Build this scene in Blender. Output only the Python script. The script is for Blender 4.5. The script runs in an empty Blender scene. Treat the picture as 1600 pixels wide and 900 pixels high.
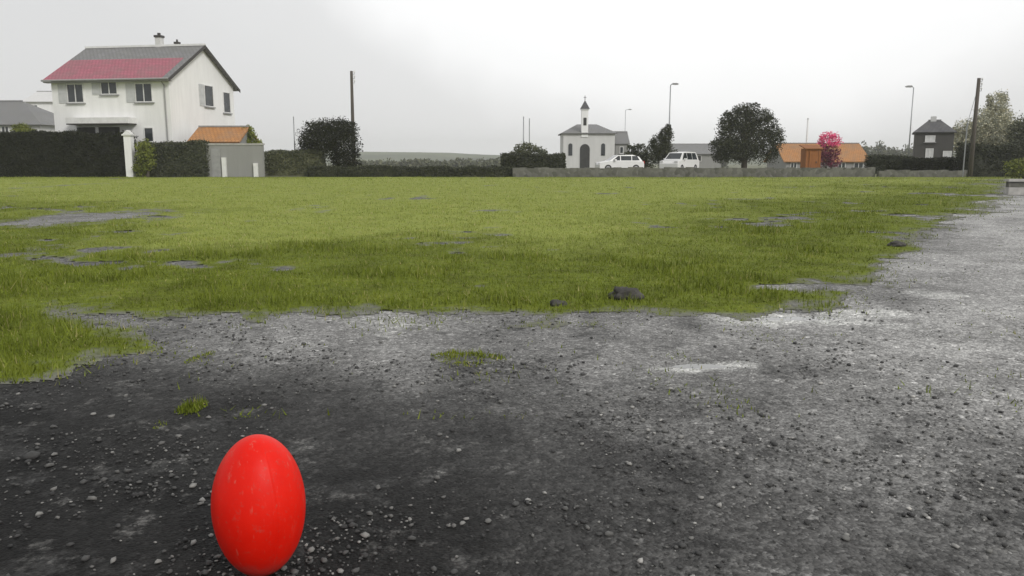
import bpy, math, random
import numpy as np
from mathutils import Vector, Matrix, noise as mnoise

random.seed(7)
RNG = np.random.default_rng(7)
SC = bpy.context.scene
COL = SC.collection

# ------------------------------------------------------------------ camera and layout calculator
CAM_H, LENS = 1.35, 28.0
F = LENS / 36.0 * 1600.0
PITCH = math.atan(201.0 / F)
CP, SP = math.cos(PITCH), math.sin(PITCH)

def Z(py, Y):
    t = (450.0 - py) / F
    return CAM_H + Y * (t * CP - SP) / (CP + t * SP)

def XX(px, z, Y):
    return (px - 800.0) / F * (Y * CP - (z - CAM_H) * SP)

def G(px, py, z0=0.0):
    t = (450.0 - py) / F
    Y = (z0 - CAM_H) * (CP + t * SP) / (t * CP - SP)
    return (XX(px, z0, Y), Y)

def terrain(Y):
    def ss(a, b, v):
        t = min(1, max(0, (v - a) / (b - a)))
        return t * t * (3 - 2 * t)
    return 0.25 * ss(62.3, 64.5, Y) - 1.45 * ss(80, 112, Y) - 1.2 * ss(112, 160, Y)

cam_d = bpy.data.cameras.new('camera')
cam_d.lens, cam_d.sensor_width = LENS, 36.0
cam_d.clip_start, cam_d.clip_end = 0.05, 6000
cam = bpy.data.objects.new('camera', cam_d)
COL.objects.link(cam)
cam.location = (0, 0, CAM_H)
cam.rotation_euler = (math.pi / 2 - PITCH, 0, 0)
SC.camera = cam

# ------------------------------------------------------------------ materials
def new_mat(name):
    m = bpy.data.materials.new(name)
    m.use_nodes = True
    nt = m.node_tree
    return m, nt, nt.nodes['Principled BSDF']

def N(nt, typ, **kw):
    n = nt.nodes.new(typ)
    for k, v in kw.items():
        if k in n.inputs.keys():
            n.inputs[k].default_value = v
        else:
            setattr(n, k, v)
    return n

def ramp(nt, fac, stops):
    r = nt.nodes.new('ShaderNodeValToRGB')
    els = r.color_ramp.elements
    while len(els) < len(stops):
        els.new(0.5)
    for e, (p, c) in zip(els, stops):
        e.position = p
        e.color = (*c, 1) if len(c) == 3 else c
    nt.links.new(fac, r.inputs[0])
    return r.outputs[0]

def mixc(nt, fac, a, b, mode='MIX'):
    n = nt.nodes.new('ShaderNodeMix')
    n.data_type, n.blend_type = 'RGBA', mode
    for sock, v in ((n.inputs[0], fac), (n.inputs[6], a), (n.inputs[7], b)):
        if isinstance(v, (int, float)):
            sock.default_value = v
        elif isinstance(v, tuple):
            sock.default_value = (*v, 1)
        else:
            nt.links.new(v, sock)
    return n.outputs[2]

def noise(nt, scale, detail=4, rough=0.55, coord=None, out='Fac'):
    if coord is None:
        coord = nt.nodes.new('ShaderNodeTexCoord').outputs['Object']
    n = N(nt, 'ShaderNodeTexNoise', Scale=scale, Detail=detail, Roughness=rough)
    nt.links.new(coord, n.inputs['Vector'])
    return n.outputs[out]

def bump(nt, bsdf, h, strength, dist):
    b = N(nt, 'ShaderNodeBump', Strength=strength, Distance=dist)
    nt.links.new(h, b.inputs['Height'])
    nt.links.new(b.outputs[0], bsdf.inputs['Normal'])

def simple(name, c, rough=0.7, var=0.25, scale=3.0, bmp=0.0, metal=0.0, spec=0.4):
    """a plain surface with mottling and faint vertical weather streaks"""
    m, nt, b = new_mat(name)
    lo = tuple(x * (1 - var) for x in c)
    hi = tuple(min(1, x * (1 + var * 0.6)) for x in c)
    f = noise(nt, scale)
    nt.links.new(ramp(nt, f, [(0.3, lo), (0.7, hi)]), b.inputs['Base Color'])
    b.inputs['Roughness'].default_value = rough
    b.inputs['Metallic'].default_value = metal
    b.inputs['Specular IOR Level'].default_value = spec
    if bmp:
        bump(nt, b, noise(nt, scale * 8), 0.5, bmp)
    return m

def render_wall(name, c):
    m, nt, b = new_mat(name)
    tc = nt.nodes.new('ShaderNodeTexCoord').outputs['Object']
    mp = N(nt, 'ShaderNodeMapping')
    mp.inputs['Scale'].default_value = (1, 1, 0.15)
    nt.links.new(tc, mp.inputs['Vector'])
    streak = noise(nt, 2.2, 5, 0.6, mp.outputs[0])
    base = ramp(nt, streak, [(0.25, tuple(x * 0.88 for x in c)), (0.62, c)])
    f = noise(nt, 0.7, 5, 0.6)
    nt.links.new(mixc(nt, ramp(nt, f, [(0.3, (0.25,) * 3), (0.7, (0,) * 3)]), base, tuple(x * 0.86 for x in c)), b.inputs['Base Color'])
    b.inputs['Roughness'].default_value = 0.85
    bump(nt, b, noise(nt, 40), 0.3, 0.01)
    return m

def tiles(name, c1, c2, w=0.3, h=0.22):
    m, nt, b = new_mat(name)
    uv = nt.nodes.new('ShaderNodeUVMap').outputs[0]
    br = N(nt, 'ShaderNodeTexBrick')
    nt.links.new(uv, br.inputs['Vector'])
    br.inputs['Scale'].default_value = 1.0
    br.inputs['Brick Width'].default_value = w
    br.inputs['Row Height'].default_value = h
    br.inputs['Mortar Size'].default_value = 0.02
    br.inputs['Color1'].default_value = (*c1, 1)
    br.inputs['Color2'].default_value = (*c2, 1)
    br.inputs['Mortar'].default_value = (*(x * 0.4 for x in c1), 1)
    f = noise(nt, 0.8, 6, 0.65)
    col = mixc(nt, ramp(nt, f, [(0.4, (0,) * 3), (0.75, (0.5,) * 3)]), br.outputs[0], (0.16, 0.16, 0.14))
    nt.links.new(col, b.inputs['Base Color'])
    b.inputs['Roughness'].default_value = 0.8
    bump(nt, b, br.outputs[1], 0.6, -0.03)
    return m

def leaves(name, c, spread=0.5):
    m, nt, b = new_mat(name)
    geo = nt.nodes.new('ShaderNodeNewGeometry')
    r = geo.outputs['Random Per Island']
    lo = tuple(x * (1 - spread) for x in c)
    hi = tuple(x * (1 + spread) for x in c)
    c1 = ramp(nt, r, [(0.0, lo), (0.6, c), (1.0, (hi[0] * 1.15, hi[1], hi[2] * 0.8))])
    f = noise(nt, 0.9, 3)
    c2 = mixc(nt, ramp(nt, f, [(0.35, (0,) * 3), (0.7, (0.5,) * 3)]), c1, (hi[0] * 1.1, hi[1], hi[2] * 0.8))
    nt.links.new(c2, b.inputs['Base Color'])
    b.inputs['Roughness'].default_value = 0.65
    b.inputs['Specular IOR Level'].default_value = 0.25
    return m

def bark(name, c):
    m, nt, b = new_mat(name)
    tc = nt.nodes.new('ShaderNodeTexCoord').outputs['Object']
    mp = N(nt, 'ShaderNodeMapping')
    mp.inputs['Scale'].default_value = (6, 6, 0.8)
    nt.links.new(tc, mp.inputs['Vector'])
    f = noise(nt, 2, 6, 0.7, mp.outputs[0])
    nt.links.new(ramp(nt, f, [(0.3, tuple(x * 0.5 for x in c)), (0.7, c)]), b.inputs['Base Color'])
    b.inputs['Roughness'].default_value = 0.9
    bump(nt, b, f, 0.7, 0.02)
    return m

def glass(name, c=(0.03, 0.035, 0.04)):
    m, nt, b = new_mat(name)
    f = noise(nt, 0.6, 2)
    nt.links.new(ramp(nt, f, [(0.3, tuple(x * 0.6 for x in c)), (0.7, tuple(x * 1.5 for x in c))]), b.inputs['Base Color'])
    b.inputs['Roughness'].default_value = 0.06
    b.inputs['Specular IOR Level'].default_value = 0.6
    return m

M = {}
M['white_wall'] = render_wall('white_render', (0.86, 0.86, 0.85))
M['pale_wall'] = render_wall('pale_render', (0.62, 0.62, 0.61))
M['grey_wall'] = render_wall('grey_render', (0.28, 0.28, 0.27))
M['dark_wall'] = render_wall('dark_boards', (0.075, 0.072, 0.068))
M['slate'] = tiles('slate', (0.20, 0.20, 0.205), (0.24, 0.24, 0.24), 0.35, 0.25)
M['dark_slate'] = tiles('dark_slate', (0.10, 0.10, 0.11), (0.075, 0.075, 0.08), 0.35, 0.25)
M['red_tile'] = tiles('faded_red_tile', (0.42, 0.13, 0.175), (0.35, 0.11, 0.145), 0.3, 0.3)
M['terracotta'] = tiles('terracotta_tile', (0.48, 0.225, 0.075), (0.41, 0.18, 0.055), 0.3, 0.35)
M['pale_trim'] = simple('pale_trim', (0.72, 0.72, 0.71), 0.5, 0.1)
M['grey_trim'] = simple('grey_trim', (0.30, 0.30, 0.30), 0.6, 0.15)
M['shutter'] = simple('shutter_paint', (0.52, 0.53, 0.53), 0.5, 0.12)
M['dark_trim'] = simple('dark_trim', (0.055, 0.05, 0.048), 0.6, 0.2)
M['dark_room'] = simple('shaded_door', (0.05, 0.05, 0.05), 0.8, 0.2)
M['glass'] = glass('window_glass')
M['stone'] = None
M['wood'] = bark('weathered_pole_wood', (0.11, 0.095, 0.08))
M['brown_wood'] = bark('brown_stained_boards', (0.34, 0.13, 0.04))
M['bark'] = bark('tree_bark', (0.12, 0.10, 0.08))
M['galv'] = simple('galvanised_steel', (0.33, 0.34, 0.35), 0.45, 0.12, 6, metal=0.6)
M['concrete'] = simple('pale_concrete', (0.42, 0.41, 0.39), 0.85, 0.25, 4, 0.01)
M['car_white'] = simple('white_car_paint', (0.78, 0.78, 0.77), 0.22, 0.03, 2, spec=0.5)
M['rubber'] = simple('tyre_rubber', (0.02, 0.02, 0.02), 0.85, 0.2)
M['rim'] = simple('wheel_rim', (0.45, 0.45, 0.46), 0.3, 0.1, metal=0.7)
M['lamp_clear'] = simple('clear_lens', (0.7, 0.7, 0.7), 0.15, 0.1)
M['lamp_red'] = simple('red_lens', (0.45, 0.02, 0.02), 0.2, 0.1)
M['leaf_black'] = leaves('dark_hedge_leaf', (0.015, 0.018, 0.011), 0.85)
M['leaf_dark'] = leaves('dark_leaf', (0.038, 0.045, 0.029), 0.5)
M['leaf_hedge'] = leaves('grey_hedge_leaf', (0.055, 0.064, 0.044), 0.7)
M['leaf_mid'] = leaves('mid_leaf', (0.085, 0.098, 0.062), 0.5)
M['leaf_grey'] = leaves('grey_green_leaf', (0.37, 0.385, 0.31), 0.4)
M['leaf_olive'] = leaves('olive_leaf', (0.13, 0.16, 0.035), 0.5)
M['petal'] = leaves('pink_petal', (0.72, 0.09, 0.27), 0.3)
M['leaf_plum'] = leaves('plum_leaf', (0.16, 0.03, 0.07), 0.5)

def stone_mat():
    m, nt, b = new_mat('dry_stone')
    tc = nt.nodes.new('ShaderNodeTexCoord').outputs['Object']
    v = N(nt, 'ShaderNodeTexVoronoi', Scale=3.2)
    nt.links.new(tc, v.inputs['Vector'])
    c = mixc(nt, 0.5, v.outputs['Color'], (0.5, 0.5, 0.5))
    bw = nt.nodes.new('ShaderNodeRGBToBW')
    nt.links.new(c, bw.inputs[0])
    col = ramp(nt, bw.outputs[0], [(0.25, (0.07, 0.068, 0.06)), (0.75, (0.20, 0.195, 0.18))])
    nt.links.new(mixc(nt, ramp(nt, noise(nt, 9), [(0.4, (0,) * 3), (0.8, (0.6,) * 3)]), col, (0.10, 0.11, 0.07)), b.inputs['Base Color'])
    b.inputs['Roughness'].default_value = 0.95
    bump(nt, b, v.outputs['Distance'], 0.8, -0.05)
    return m
M['stone'] = stone_mat()

# ------------------------------------------------------------------ mesh helpers
class MB:
    def __init__(s):
        s.v, s.f, s.uv = [], [], []
    def face(s, pts, uv=None):
        i = len(s.v)
        s.v += [tuple(p) for p in pts]
        s.f.append(list(range(i, i + len(pts))))
        s.uv.append(uv or [(p[0], p[2]) for p in pts])
    def box(s, x0, x1, y0, y1, z0, z1):
        p = lambda a, b, c: (x1 if a else x0, y1 if b else y0, z1 if c else z0)
        for q in (((0,0,0),(1,0,0),(1,0,1),(0,0,1)), ((1,1,0),(0,1,0),(0,1,1),(1,1,1)),
                  ((1,0,0),(1,1,0),(1,1,1),(1,0,1)), ((0,1,0),(0,0,0),(0,0,1),(0,1,1)),
                  ((0,0,1),(1,0,1),(1,1,1),(0,1,1)), ((0,1,0),(1,1,0),(1,0,0),(0,0,0))):
            s.face([p(*c) for c in q])
        return s
    def slab(s, quad, t):
        """thick sheet below a roof quad (first edge along the eave)"""
        a, b, c, d = [Vector(q) for q in quad]
        n = (b - a).cross(d - a).normalized()
        L, H = (b - a).length, (d - a).length
        s.face([a, b, c, d], [(0, 0), (L, 0), (L, H), (0, H)])
        lo = [p - n * t for p in (a, b, c, d)]
        s.face(lo[::-1])
        for i in range(4):
            j = (i + 1) % 4
            s.face([(a, b, c, d)[j], (a, b, c, d)[i], lo[i], lo[j]])
        return s
    def prism(s, prof, x0, x1, axis='x'):
        """profile in the other two axes, extruded along axis"""
        def pt(p, e):
            return (e, p[0], p[1]) if axis == 'x' else ((p[0], e, p[1]) if axis == 'y' else (p[0], p[1], e))
        A = [pt(p, x0) for p in prof]
        B = [pt(p, x1) for p in prof]
        s.face(A[::-1]); s.face(B)
        for i in range(len(prof)):
            j = (i + 1) % len(prof)
            s.face([A[i], A[j], B[j], B[i]])
        return s
    def tube(s, pts, rad, n=8, cap=True):
        pts = [Vector(p) for p in pts]
        rings = []
        for k, p in enumerate(pts):
            d = (pts[min(k + 1, len(pts) - 1)] - pts[max(k - 1, 0)]).normalized()
            a = d.orthogonal().normalized() if abs(d.z) < 0.9 else d.cross(Vector((0, 1, 0))).normalized()
            b = d.cross(a)
            r = rad[k] if isinstance(rad, (list, tuple)) else rad
            base = len(s.v)
            for q in range(n):
                w = 2 * math.pi * q / n
                s.v.append(tuple(p + a * (r * math.cos(w)) + b * (r * math.sin(w))))
            rings.append(base)
        for k in range(len(rings) - 1):
            for q in range(n):
                q2 = (q + 1) % n
                s.f.append([rings[k] + q, rings[k] + q2, rings[k + 1] + q2, rings[k + 1] + q])
                s.uv.append([(0, 0)] * 4)
        if cap:
            s.f.append([rings[0] + q for q in range(n)][::-1]); s.uv.append([(0, 0)] * n)
            s.f.append([rings[-1] + q for q in range(n)]); s.uv.append([(0, 0)] * n)
        return s
    def build(s, name, mat, parent=None, smooth=False, bevel=0):
        me = bpy.data.meshes.new(name)
        me.from_pydata(s.v, [], s.f)
        uvl = me.uv_layers.new(name='UVMap')
        flat = [c for u in s.uv for c in u]
        uvl.data.foreach_set('uv', np.array(flat, dtype=np.float32).ravel())
        me.validate()
        if smooth:
            me.polygons.foreach_set('use_smooth', [True] * len(me.polygons))
        me.materials.append(mat)
        o = bpy.data.objects.new(name, me)
        COL.objects.link(o)
        if parent:
            o.parent = parent
        if bevel:
            b = o.modifiers.new('bevel', 'BEVEL')
            b.width, b.segments, b.limit_method = bevel, 2, 'ANGLE'
        return o

def raw_mesh(name, verts, tris, mat, k=3, attrs=None, parent=None, smooth=False):
    """fast build of a mesh of n-gons of equal size from numpy arrays"""
    me = bpy.data.meshes.new(name)
    nv, nf = len(verts), len(tris)
    me.vertices.add(nv)
    me.vertices.foreach_set('co', np.ascontiguousarray(verts, dtype=np.float32).ravel())
    me.loops.add(nf * k)
    me.loops.foreach_set('vertex_index', np.ascontiguousarray(tris, dtype=np.int32).ravel())
    me.polygons.add(nf)
    me.polygons.foreach_set('loop_start', np.arange(0, nf * k, k, dtype=np.int32))
    me.polygons.foreach_set('loop_total', np.full(nf, k, dtype=np.int32))
    if smooth:
        me.polygons.foreach_set('use_smooth', np.ones(nf, dtype=bool))
    for an, arr in (attrs or {}).items():
        a = me.attributes.new(an, 'FLOAT', 'POINT')
        a.data.foreach_set('value', np.ascontiguousarray(arr, dtype=np.float32))
    me.update(calc_edges=True)
    me.materials.append(mat)
    o = bpy.data.objects.new(name, me)
    COL.objects.link(o)
    if parent:
        o.parent = parent
    return o

def tag(o, label, cat, group=None, kind=None):
    o['label'], o['category'] = label, cat
    if group: o['group'] = group
    if kind: o['kind'] = kind
    return o

def thing(name, label, cat, loc, rz=0, group=None):
    o = bpy.data.objects.new(name, None)
    COL.objects.link(o)
    o.location, o.rotation_euler = loc, (0, 0, rz)
    return tag(o, label, cat, group)

def struct(o, label=None):
    o['kind'] = 'structure'
    if label: o['label'] = label
    return o

# vectorised value noise for masks and relief
_T = np.random.default_rng(3).random((256, 256))
def vn(x, y, s=1.0, seed=0):
    x = np.asarray(x) * s + seed * 17.31 + 500
    y = np.asarray(y) * s + seed * 9.77 + 500
    xi, yi = np.floor(x).astype(int), np.floor(y).astype(int)
    fx, fy = x - xi, y - yi
    fx, fy = fx * fx * (3 - 2 * fx), fy * fy * (3 - 2 * fy)
    a, b = _T[xi % 256, yi % 256], _T[(xi + 1) % 256, yi % 256]
    c, d = _T[xi % 256, (yi + 1) % 256], _T[(xi + 1) % 256, (yi + 1) % 256]
    return (a * (1 - fx) + b * fx) * (1 - fy) + (c * (1 - fx) + d * fx) * fy
def fbm(x, y, s, seed=0, o=4):
    t, amp, tot = 0, 1.0, 0
    for k in range(o):
        t = t + amp * vn(x, y, s * 2 ** k, seed + k * 5); tot += amp; amp *= 0.5
    return t / tot

def inpoly(x, y, poly):
    r = np.zeros(np.shape(x), bool)
    n = len(poly)
    for i in range(n):
        x1, y1 = poly[i]; x2, y2 = poly[(i + 1) % n]
        if y1 == y2: continue
        c = ((y1 > y) != (y2 > y)) & (x < (x2 - x1) * (y - y1) / (y2 - y1) + x1)
        r ^= c
    return r

# ------------------------------------------------------------------ the ground
px_edge = [(-420, 640), (-120, 610), (0, 596), (80, 590), (95, 573), (205, 568), (225, 548), (185, 522), (110, 508),
           (55, 488), (60, 468), (110, 478), (200, 491), (300, 486), (390, 488), (402, 514), (424, 512), (432, 488), (600, 490),
           (820, 490), (832, 512), (852, 510), (862, 488), (940, 482), (1000, 490), (1120, 492), (1200, 489),
           (1235, 478), (1320, 470), (1355, 440), (1395, 412), (1425, 388), (1392, 376), (1440, 356), (1512, 331),
           (1562, 303), (1574, 281)]
EDGE = [G(*p) for p in px_edge]
GRASS = EDGE + [(43, 61.5), (43.5, 62.6), (-75, 62.6), (-75, 20), (-20, 4.0)]
px_pale = [(-300, 335), (120, 300), (190, 385), (420, 380), (760, 392), (1010, 386), (1075, 345), (1180, 322), (1330, 300), (1380, 284), (1560, 281)]
PALE = [G(*p) for p in px_pale] + [(50, 63), (-80, 63)]
BARE = [(110, 342, 85, 13), (252, 342, 14, 12), (25, 396, 32, 12), (160, 394, 26, 11), (68, 292, 14, 6), (55, 472, 24, 9)]
BAREW = []
for (cx, cy, rx, ry) in BARE:
    c = G(cx, cy); a = G(cx + rx, cy); t = G(cx, cy - ry); d = G(cx, cy + ry)
    BAREW.append((c[0], (t[1] + d[1]) / 2, abs(a[0] - c[0]), (t[1] - d[1]) / 2))
WEEDS = []
for (cx, cy, rx, ry) in [(735, 557, 66, 12), (333, 557, 14, 11), (318, 638, 27, 11), (254, 664, 14, 11)]:
    c = G(cx, cy); a = G(cx + rx, cy); t = G(cx, cy - ry); d = G(cx, cy + ry)
    WEEDS.append((c[0], (t[1] + d[1]) / 2, abs(a[0] - c[0]), (t[1] - d[1]) / 2))

def wob(x, y):
    k = np.clip(np.asarray(y) / 12.0, 0.4, 2.5)
    return (x + k * 0.8 * (fbm(x, y, 1.6, 1) - 0.5), y + k * 1.0 * (fbm(x, y, 1.6, 2) - 0.5))
def grass_mask(x, y):
    a, b = wob(x, y)
    m = inpoly(a, b, GRASS)
    for (cx, cy, rx, ry) in BAREW:
        m &= ~((((a - cx) / rx) ** 2 + ((b - cy) / ry) ** 2) < 0.55 + 0.9 * fbm(x, y, 0.9, 79))
    return m
def grass_frac(x, y):
    """share of the spot's surroundings that is grass: fades the sward out along its edge"""
    t = grass_mask(x, y).astype(float)
    for k in range(8):
        r = (0.14 if k % 2 else 0.42) * (0.5 + np.asarray(y) / 9.0)
        t = t + grass_mask(x + r * math.cos(k * math.pi / 4), y + 1.5 * r * math.sin(k * math.pi / 4))
    return np.clip(t / 9.0 + 0.75 * (fbm(x, y, 2.6, 77) - 0.52), 0, 1)
def pale_mask(x, y):
    """0 = rough dark sward, 1 = paler mown grass"""
    t = 0
    for k in range(6):
        ang = k * math.pi / 3
        r = np.asarray(y) * 0.09
        t = t + inpoly(x + r * math.cos(ang) + (fbm(x, y, 0.35, 11) - 0.5) * np.asarray(y) * 0.35,
                       y + r * math.sin(ang) + (fbm(x, y, 0.35, 12) - 0.5) * np.asarray(y) * 0.5, PALE)
    return t / 6.0
def weed_mask(x, y):
    m = np.zeros(np.shape(x))
    a, b = wob(x, y)
    for (cx, cy, rx, ry) in WEEDS:
        m = np.maximum(m, np.clip(1.5 - 1.5 * (((a - cx) / rx) ** 2 + ((b - cy) / ry) ** 2), 0, 1))
    return m * np.clip(2.4 * fbm(x, y, 4.0, 78) - 0.5, 0, 1) * (m > 0.15)
PUD = []
for (cx, cy, rx, ry) in [(1088, 569, 52, 4.6), (1255, 495, 95, 3.4)]:
    c = G(cx, cy); a = G(cx + rx, cy); t = G(cx, cy - ry); d = G(cx, cy + ry)
    PUD.append((c[0], (t[1] + d[1]) / 2, abs(a[0] - c[0]), (t[1] - d[1]) / 2))
def relief(x, y):
    r = 0.05 * (fbm(x, y, 0.25, 21) - 0.5) + 0.018 * (fbm(x, y, 1.5, 22) - 0.5)
    for (cx, cy, rx, ry) in PUD:                       # shallow dips that hold water
        q = ((x - cx) / rx) ** 2 + ((y - cy) / ry) ** 2
        k = np.exp(-q * 0.35)
        r = r * (1 - np.clip(k * 1.3, 0, 1)) + k * (-0.022 * np.exp(-q * 0.8) + 0.02 * (fbm(x, y, 2.2, 23) - 0.5))
    return r

def fan(u0, u1, nu, ys):
    u = np.linspace(u0, u1, nu)
    Yg, U = np.meshgrid(ys, u, indexing='ij')
    return U * (np.abs(Yg) + 2.0), Yg

def quads(nr, nc):
    i = np.arange(nr * nc).reshape(nr, nc)
    return np.stack([i[:-1, :-1], i[:-1, 1:], i[1:, 1:], i[1:, :-1]], -1).reshape(-1, 4)

# base terrain: one sheet to the horizon
ys = np.concatenate([[-60, -20], np.linspace(-4, 62, 40), np.linspace(62.3, 66, 14), np.linspace(67, 165, 60), [200, 260, 340, 450, 600, 900, 1400, 2500]])
xs = np.concatenate([[-2600, -1200, -500, -250], np.linspace(-140, 140, 57), [250, 500, 1200, 2600]])
Yg, Xg = np.meshgrid(ys, xs, indexing='ij')
Zg = np.vectorize(terrain)(Yg) - 0.075
m_ground, nt, b = new_mat('rough_pasture')
f = noise(nt, 0.15, 8, 0.65)
nt.links.new(ramp(nt, f, [(0.3, (0.10, 0.11, 0.055)), (0.55, (0.15, 0.155, 0.10)), (0.75, (0.19, 0.185, 0.15))]), b.inputs['Base Color'])
b.inputs['Roughness'].default_value = 0.95
b.inputs['Specular IOR Level'].default_value = 0.1
g = raw_mesh('ground', np.stack([Xg, Yg, Zg], -1).reshape(-1, 3), quads(*Xg.shape), m_ground, 4, smooth=True)
struct(g)

# worn asphalt and gravel of the open lot and the road on its right
ys = np.concatenate([np.linspace(-6, 1.2, 10), 1.2 * (70 / 1.2) ** np.linspace(0.01, 1, 330)])
X, Y = fan(-1.6, 1.6, 460, ys)
keep_lot = (X < 60) & (X > -60)
Zl = relief(X, Y) * np.clip(1 - (Y - 20) / 40, 0, 1) - 0.004
# surface tone with grazing light painted in: dark loose grit on the near left, clean pale road on the right
TONE_LIGHT = [(1560,360,160),(1480,420,165),(1590,500,162),(1450,520,162),(1590,590,158),(1500,600,158),(1400,600,138),(1300,560,132),(1300,520,155),(1150,540,132),
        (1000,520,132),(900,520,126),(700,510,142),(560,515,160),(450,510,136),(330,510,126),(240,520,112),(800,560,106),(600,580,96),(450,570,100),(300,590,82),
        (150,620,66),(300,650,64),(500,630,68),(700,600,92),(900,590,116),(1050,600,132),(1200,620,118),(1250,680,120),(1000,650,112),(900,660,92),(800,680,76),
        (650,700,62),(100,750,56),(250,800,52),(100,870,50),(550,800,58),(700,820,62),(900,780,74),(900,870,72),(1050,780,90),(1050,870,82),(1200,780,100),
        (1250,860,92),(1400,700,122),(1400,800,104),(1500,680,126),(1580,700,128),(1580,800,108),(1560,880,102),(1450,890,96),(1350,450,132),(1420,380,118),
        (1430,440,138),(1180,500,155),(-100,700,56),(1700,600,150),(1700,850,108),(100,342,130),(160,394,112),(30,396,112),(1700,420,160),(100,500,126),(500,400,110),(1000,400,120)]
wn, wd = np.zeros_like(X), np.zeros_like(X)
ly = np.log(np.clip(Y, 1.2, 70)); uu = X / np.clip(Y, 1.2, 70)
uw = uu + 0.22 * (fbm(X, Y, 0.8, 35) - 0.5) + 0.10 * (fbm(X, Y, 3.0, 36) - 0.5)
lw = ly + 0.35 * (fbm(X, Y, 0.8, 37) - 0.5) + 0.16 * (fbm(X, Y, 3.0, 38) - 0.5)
for (px, py, v) in TONE_LIGHT:
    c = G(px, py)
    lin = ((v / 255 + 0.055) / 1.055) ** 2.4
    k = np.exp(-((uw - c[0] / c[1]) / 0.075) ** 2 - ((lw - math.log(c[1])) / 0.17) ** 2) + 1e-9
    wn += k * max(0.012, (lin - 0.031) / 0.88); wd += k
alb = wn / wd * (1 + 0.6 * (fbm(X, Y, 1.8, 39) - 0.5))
sand = np.zeros_like(X)
for (cx, cy, rx, ry, w) in [(575, 512, 60, 11, .45), (1250, 497, 130, 9, 1.5), (1085, 571, 58, 7, 1.3), (1470, 458, 45, 7, .8), (1330, 484, 60, 6, 1.0)]:
    c = G(cx, cy); q = G(cx + rx, cy); t = G(cx, cy - ry); d = G(cx, cy + ry)
    wx, wy = X + 0.7 * (fbm(X, Y, 1.5, 41) - 0.5), Y + 0.9 * (fbm(X, Y, 1.5, 42) - 0.5)
    r2 = ((wx - c[0]) / abs(q[0] - c[0])) ** 2 + ((wy - (t[1] + d[1]) / 2) / ((t[1] - d[1]) / 2)) ** 2
    sand = np.maximum(sand, w * np.clip(1.5 - r2, 0, 1))
m_lot, nt, b = new_mat('worn_asphalt_and_gravel')
at = lambda n: N(nt, 'ShaderNodeAttribute', attribute_name=n).outputs['Fac']
oc = nt.nodes.new('ShaderNodeTexCoord').outputs['Object']
vor = N(nt, 'ShaderNodeTexVoronoi', Scale=75.0)
nt.links.new(oc, vor.inputs['Vector'])
vor2 = N(nt, 'ShaderNodeTexVoronoi', Scale=28.0)
nt.links.new(oc, vor2.inputs['Vector'])
bw = nt.nodes.new('ShaderNodeRGBToBW'); nt.links.new(vor.outputs['Color'], bw.inputs[0])
bw2 = nt.nodes.new('ShaderNodeRGBToBW'); nt.links.new(vor2.outputs['Color'], bw2.inputs[0])
grit = ramp(nt, bw.outputs[0], [(0.12, (0.55,) * 3), (0.5, (0.95,) * 3), (0.80, (1.25,) * 3), (0.94, (1.9,) * 3)])
chips = ramp(nt, bw2.outputs[0], [(0.2, (0.72,) * 3), (0.6, (1.0,) * 3), (0.86, (1.2,) * 3), (0.95, (1.9,) * 3)])
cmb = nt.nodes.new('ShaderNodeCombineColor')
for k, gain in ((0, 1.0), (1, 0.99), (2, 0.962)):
    mm = N(nt, 'ShaderNodeMath', operation='MULTIPLY'); nt.links.new(at('tone_light'), mm.inputs[0]); mm.inputs[1].default_value = gain
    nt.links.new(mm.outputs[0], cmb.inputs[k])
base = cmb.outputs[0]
base = mixc(nt, at('sand'), base, (0.54, 0.54, 0.52))
blot = noise(nt, 2.3, 10, 0.72, oc)
wfade = N(nt, 'ShaderNodeMapRange'); nt.links.new(at('tone_light'), wfade.inputs['Value'])
wfade.inputs['From Min'].default_value, wfade.inputs['From Max'].default_value = 0.12, 0.36
wfade.inputs['To Min'].default_value, wfade.inputs['To Max'].default_value = 1.0, 0.22
bm_ = N(nt, 'ShaderNodeMath', operation='MULTIPLY')
nt.links.new(ramp(nt, blot, [(0.40, (0.75,) * 3), (0.47, (0.0,) * 3)]), bm_.inputs[0]); nt.links.new(wfade.outputs[0], bm_.inputs[1])
base = mixc(nt, bm_.outputs[0], base, (0.045, 0.045, 0.044))
blot2 = noise(nt, 3.7, 9, 0.75, oc, 'Color')
sb = nt.nodes.new('ShaderNodeSeparateColor'); nt.links.new(blot2, sb.inputs[0])
base = mixc(nt, ramp(nt, sb.outputs[0], [(0.57, (0.0,) * 3), (0.66, (0.55,) * 3)]), base, (0.20, 0.197, 0.188))
stain = ramp(nt, noise(nt, 1.1, 8, 0.7, oc), [(0.33, (0.68,) * 3), (0.5, (1.0,) * 3), (0.7, (1.18,) * 3)])
c = mixc(nt, 1.0, base, grit, 'MULTIPLY')
c = mixc(nt, 1.0, c, chips, 'MULTIPLY')
c = mixc(nt, 1.0, c, stain, 'MULTIPLY')
nt.links.new(c, b.inputs['Base Color'])
b.inputs['Roughness'].default_value = 0.85
b.inputs['Specular IOR Level'].default_value = 0.2
add = N(nt, 'ShaderNodeMath', operation='ADD')
nt.links.new(vor.outputs['Distance'], add.inputs[0]); nt.links.new(vor2.outputs['Distance'], add.inputs[1])
bump(nt, b, add.outputs[0], 0.7, -0.012)
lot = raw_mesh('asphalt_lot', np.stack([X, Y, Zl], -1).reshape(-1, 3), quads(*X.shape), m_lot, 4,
               {'tone_light': alb.ravel(), 'sand': np.clip(sand, 0, 1).ravel()}, smooth=True)
struct(lot)

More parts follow.
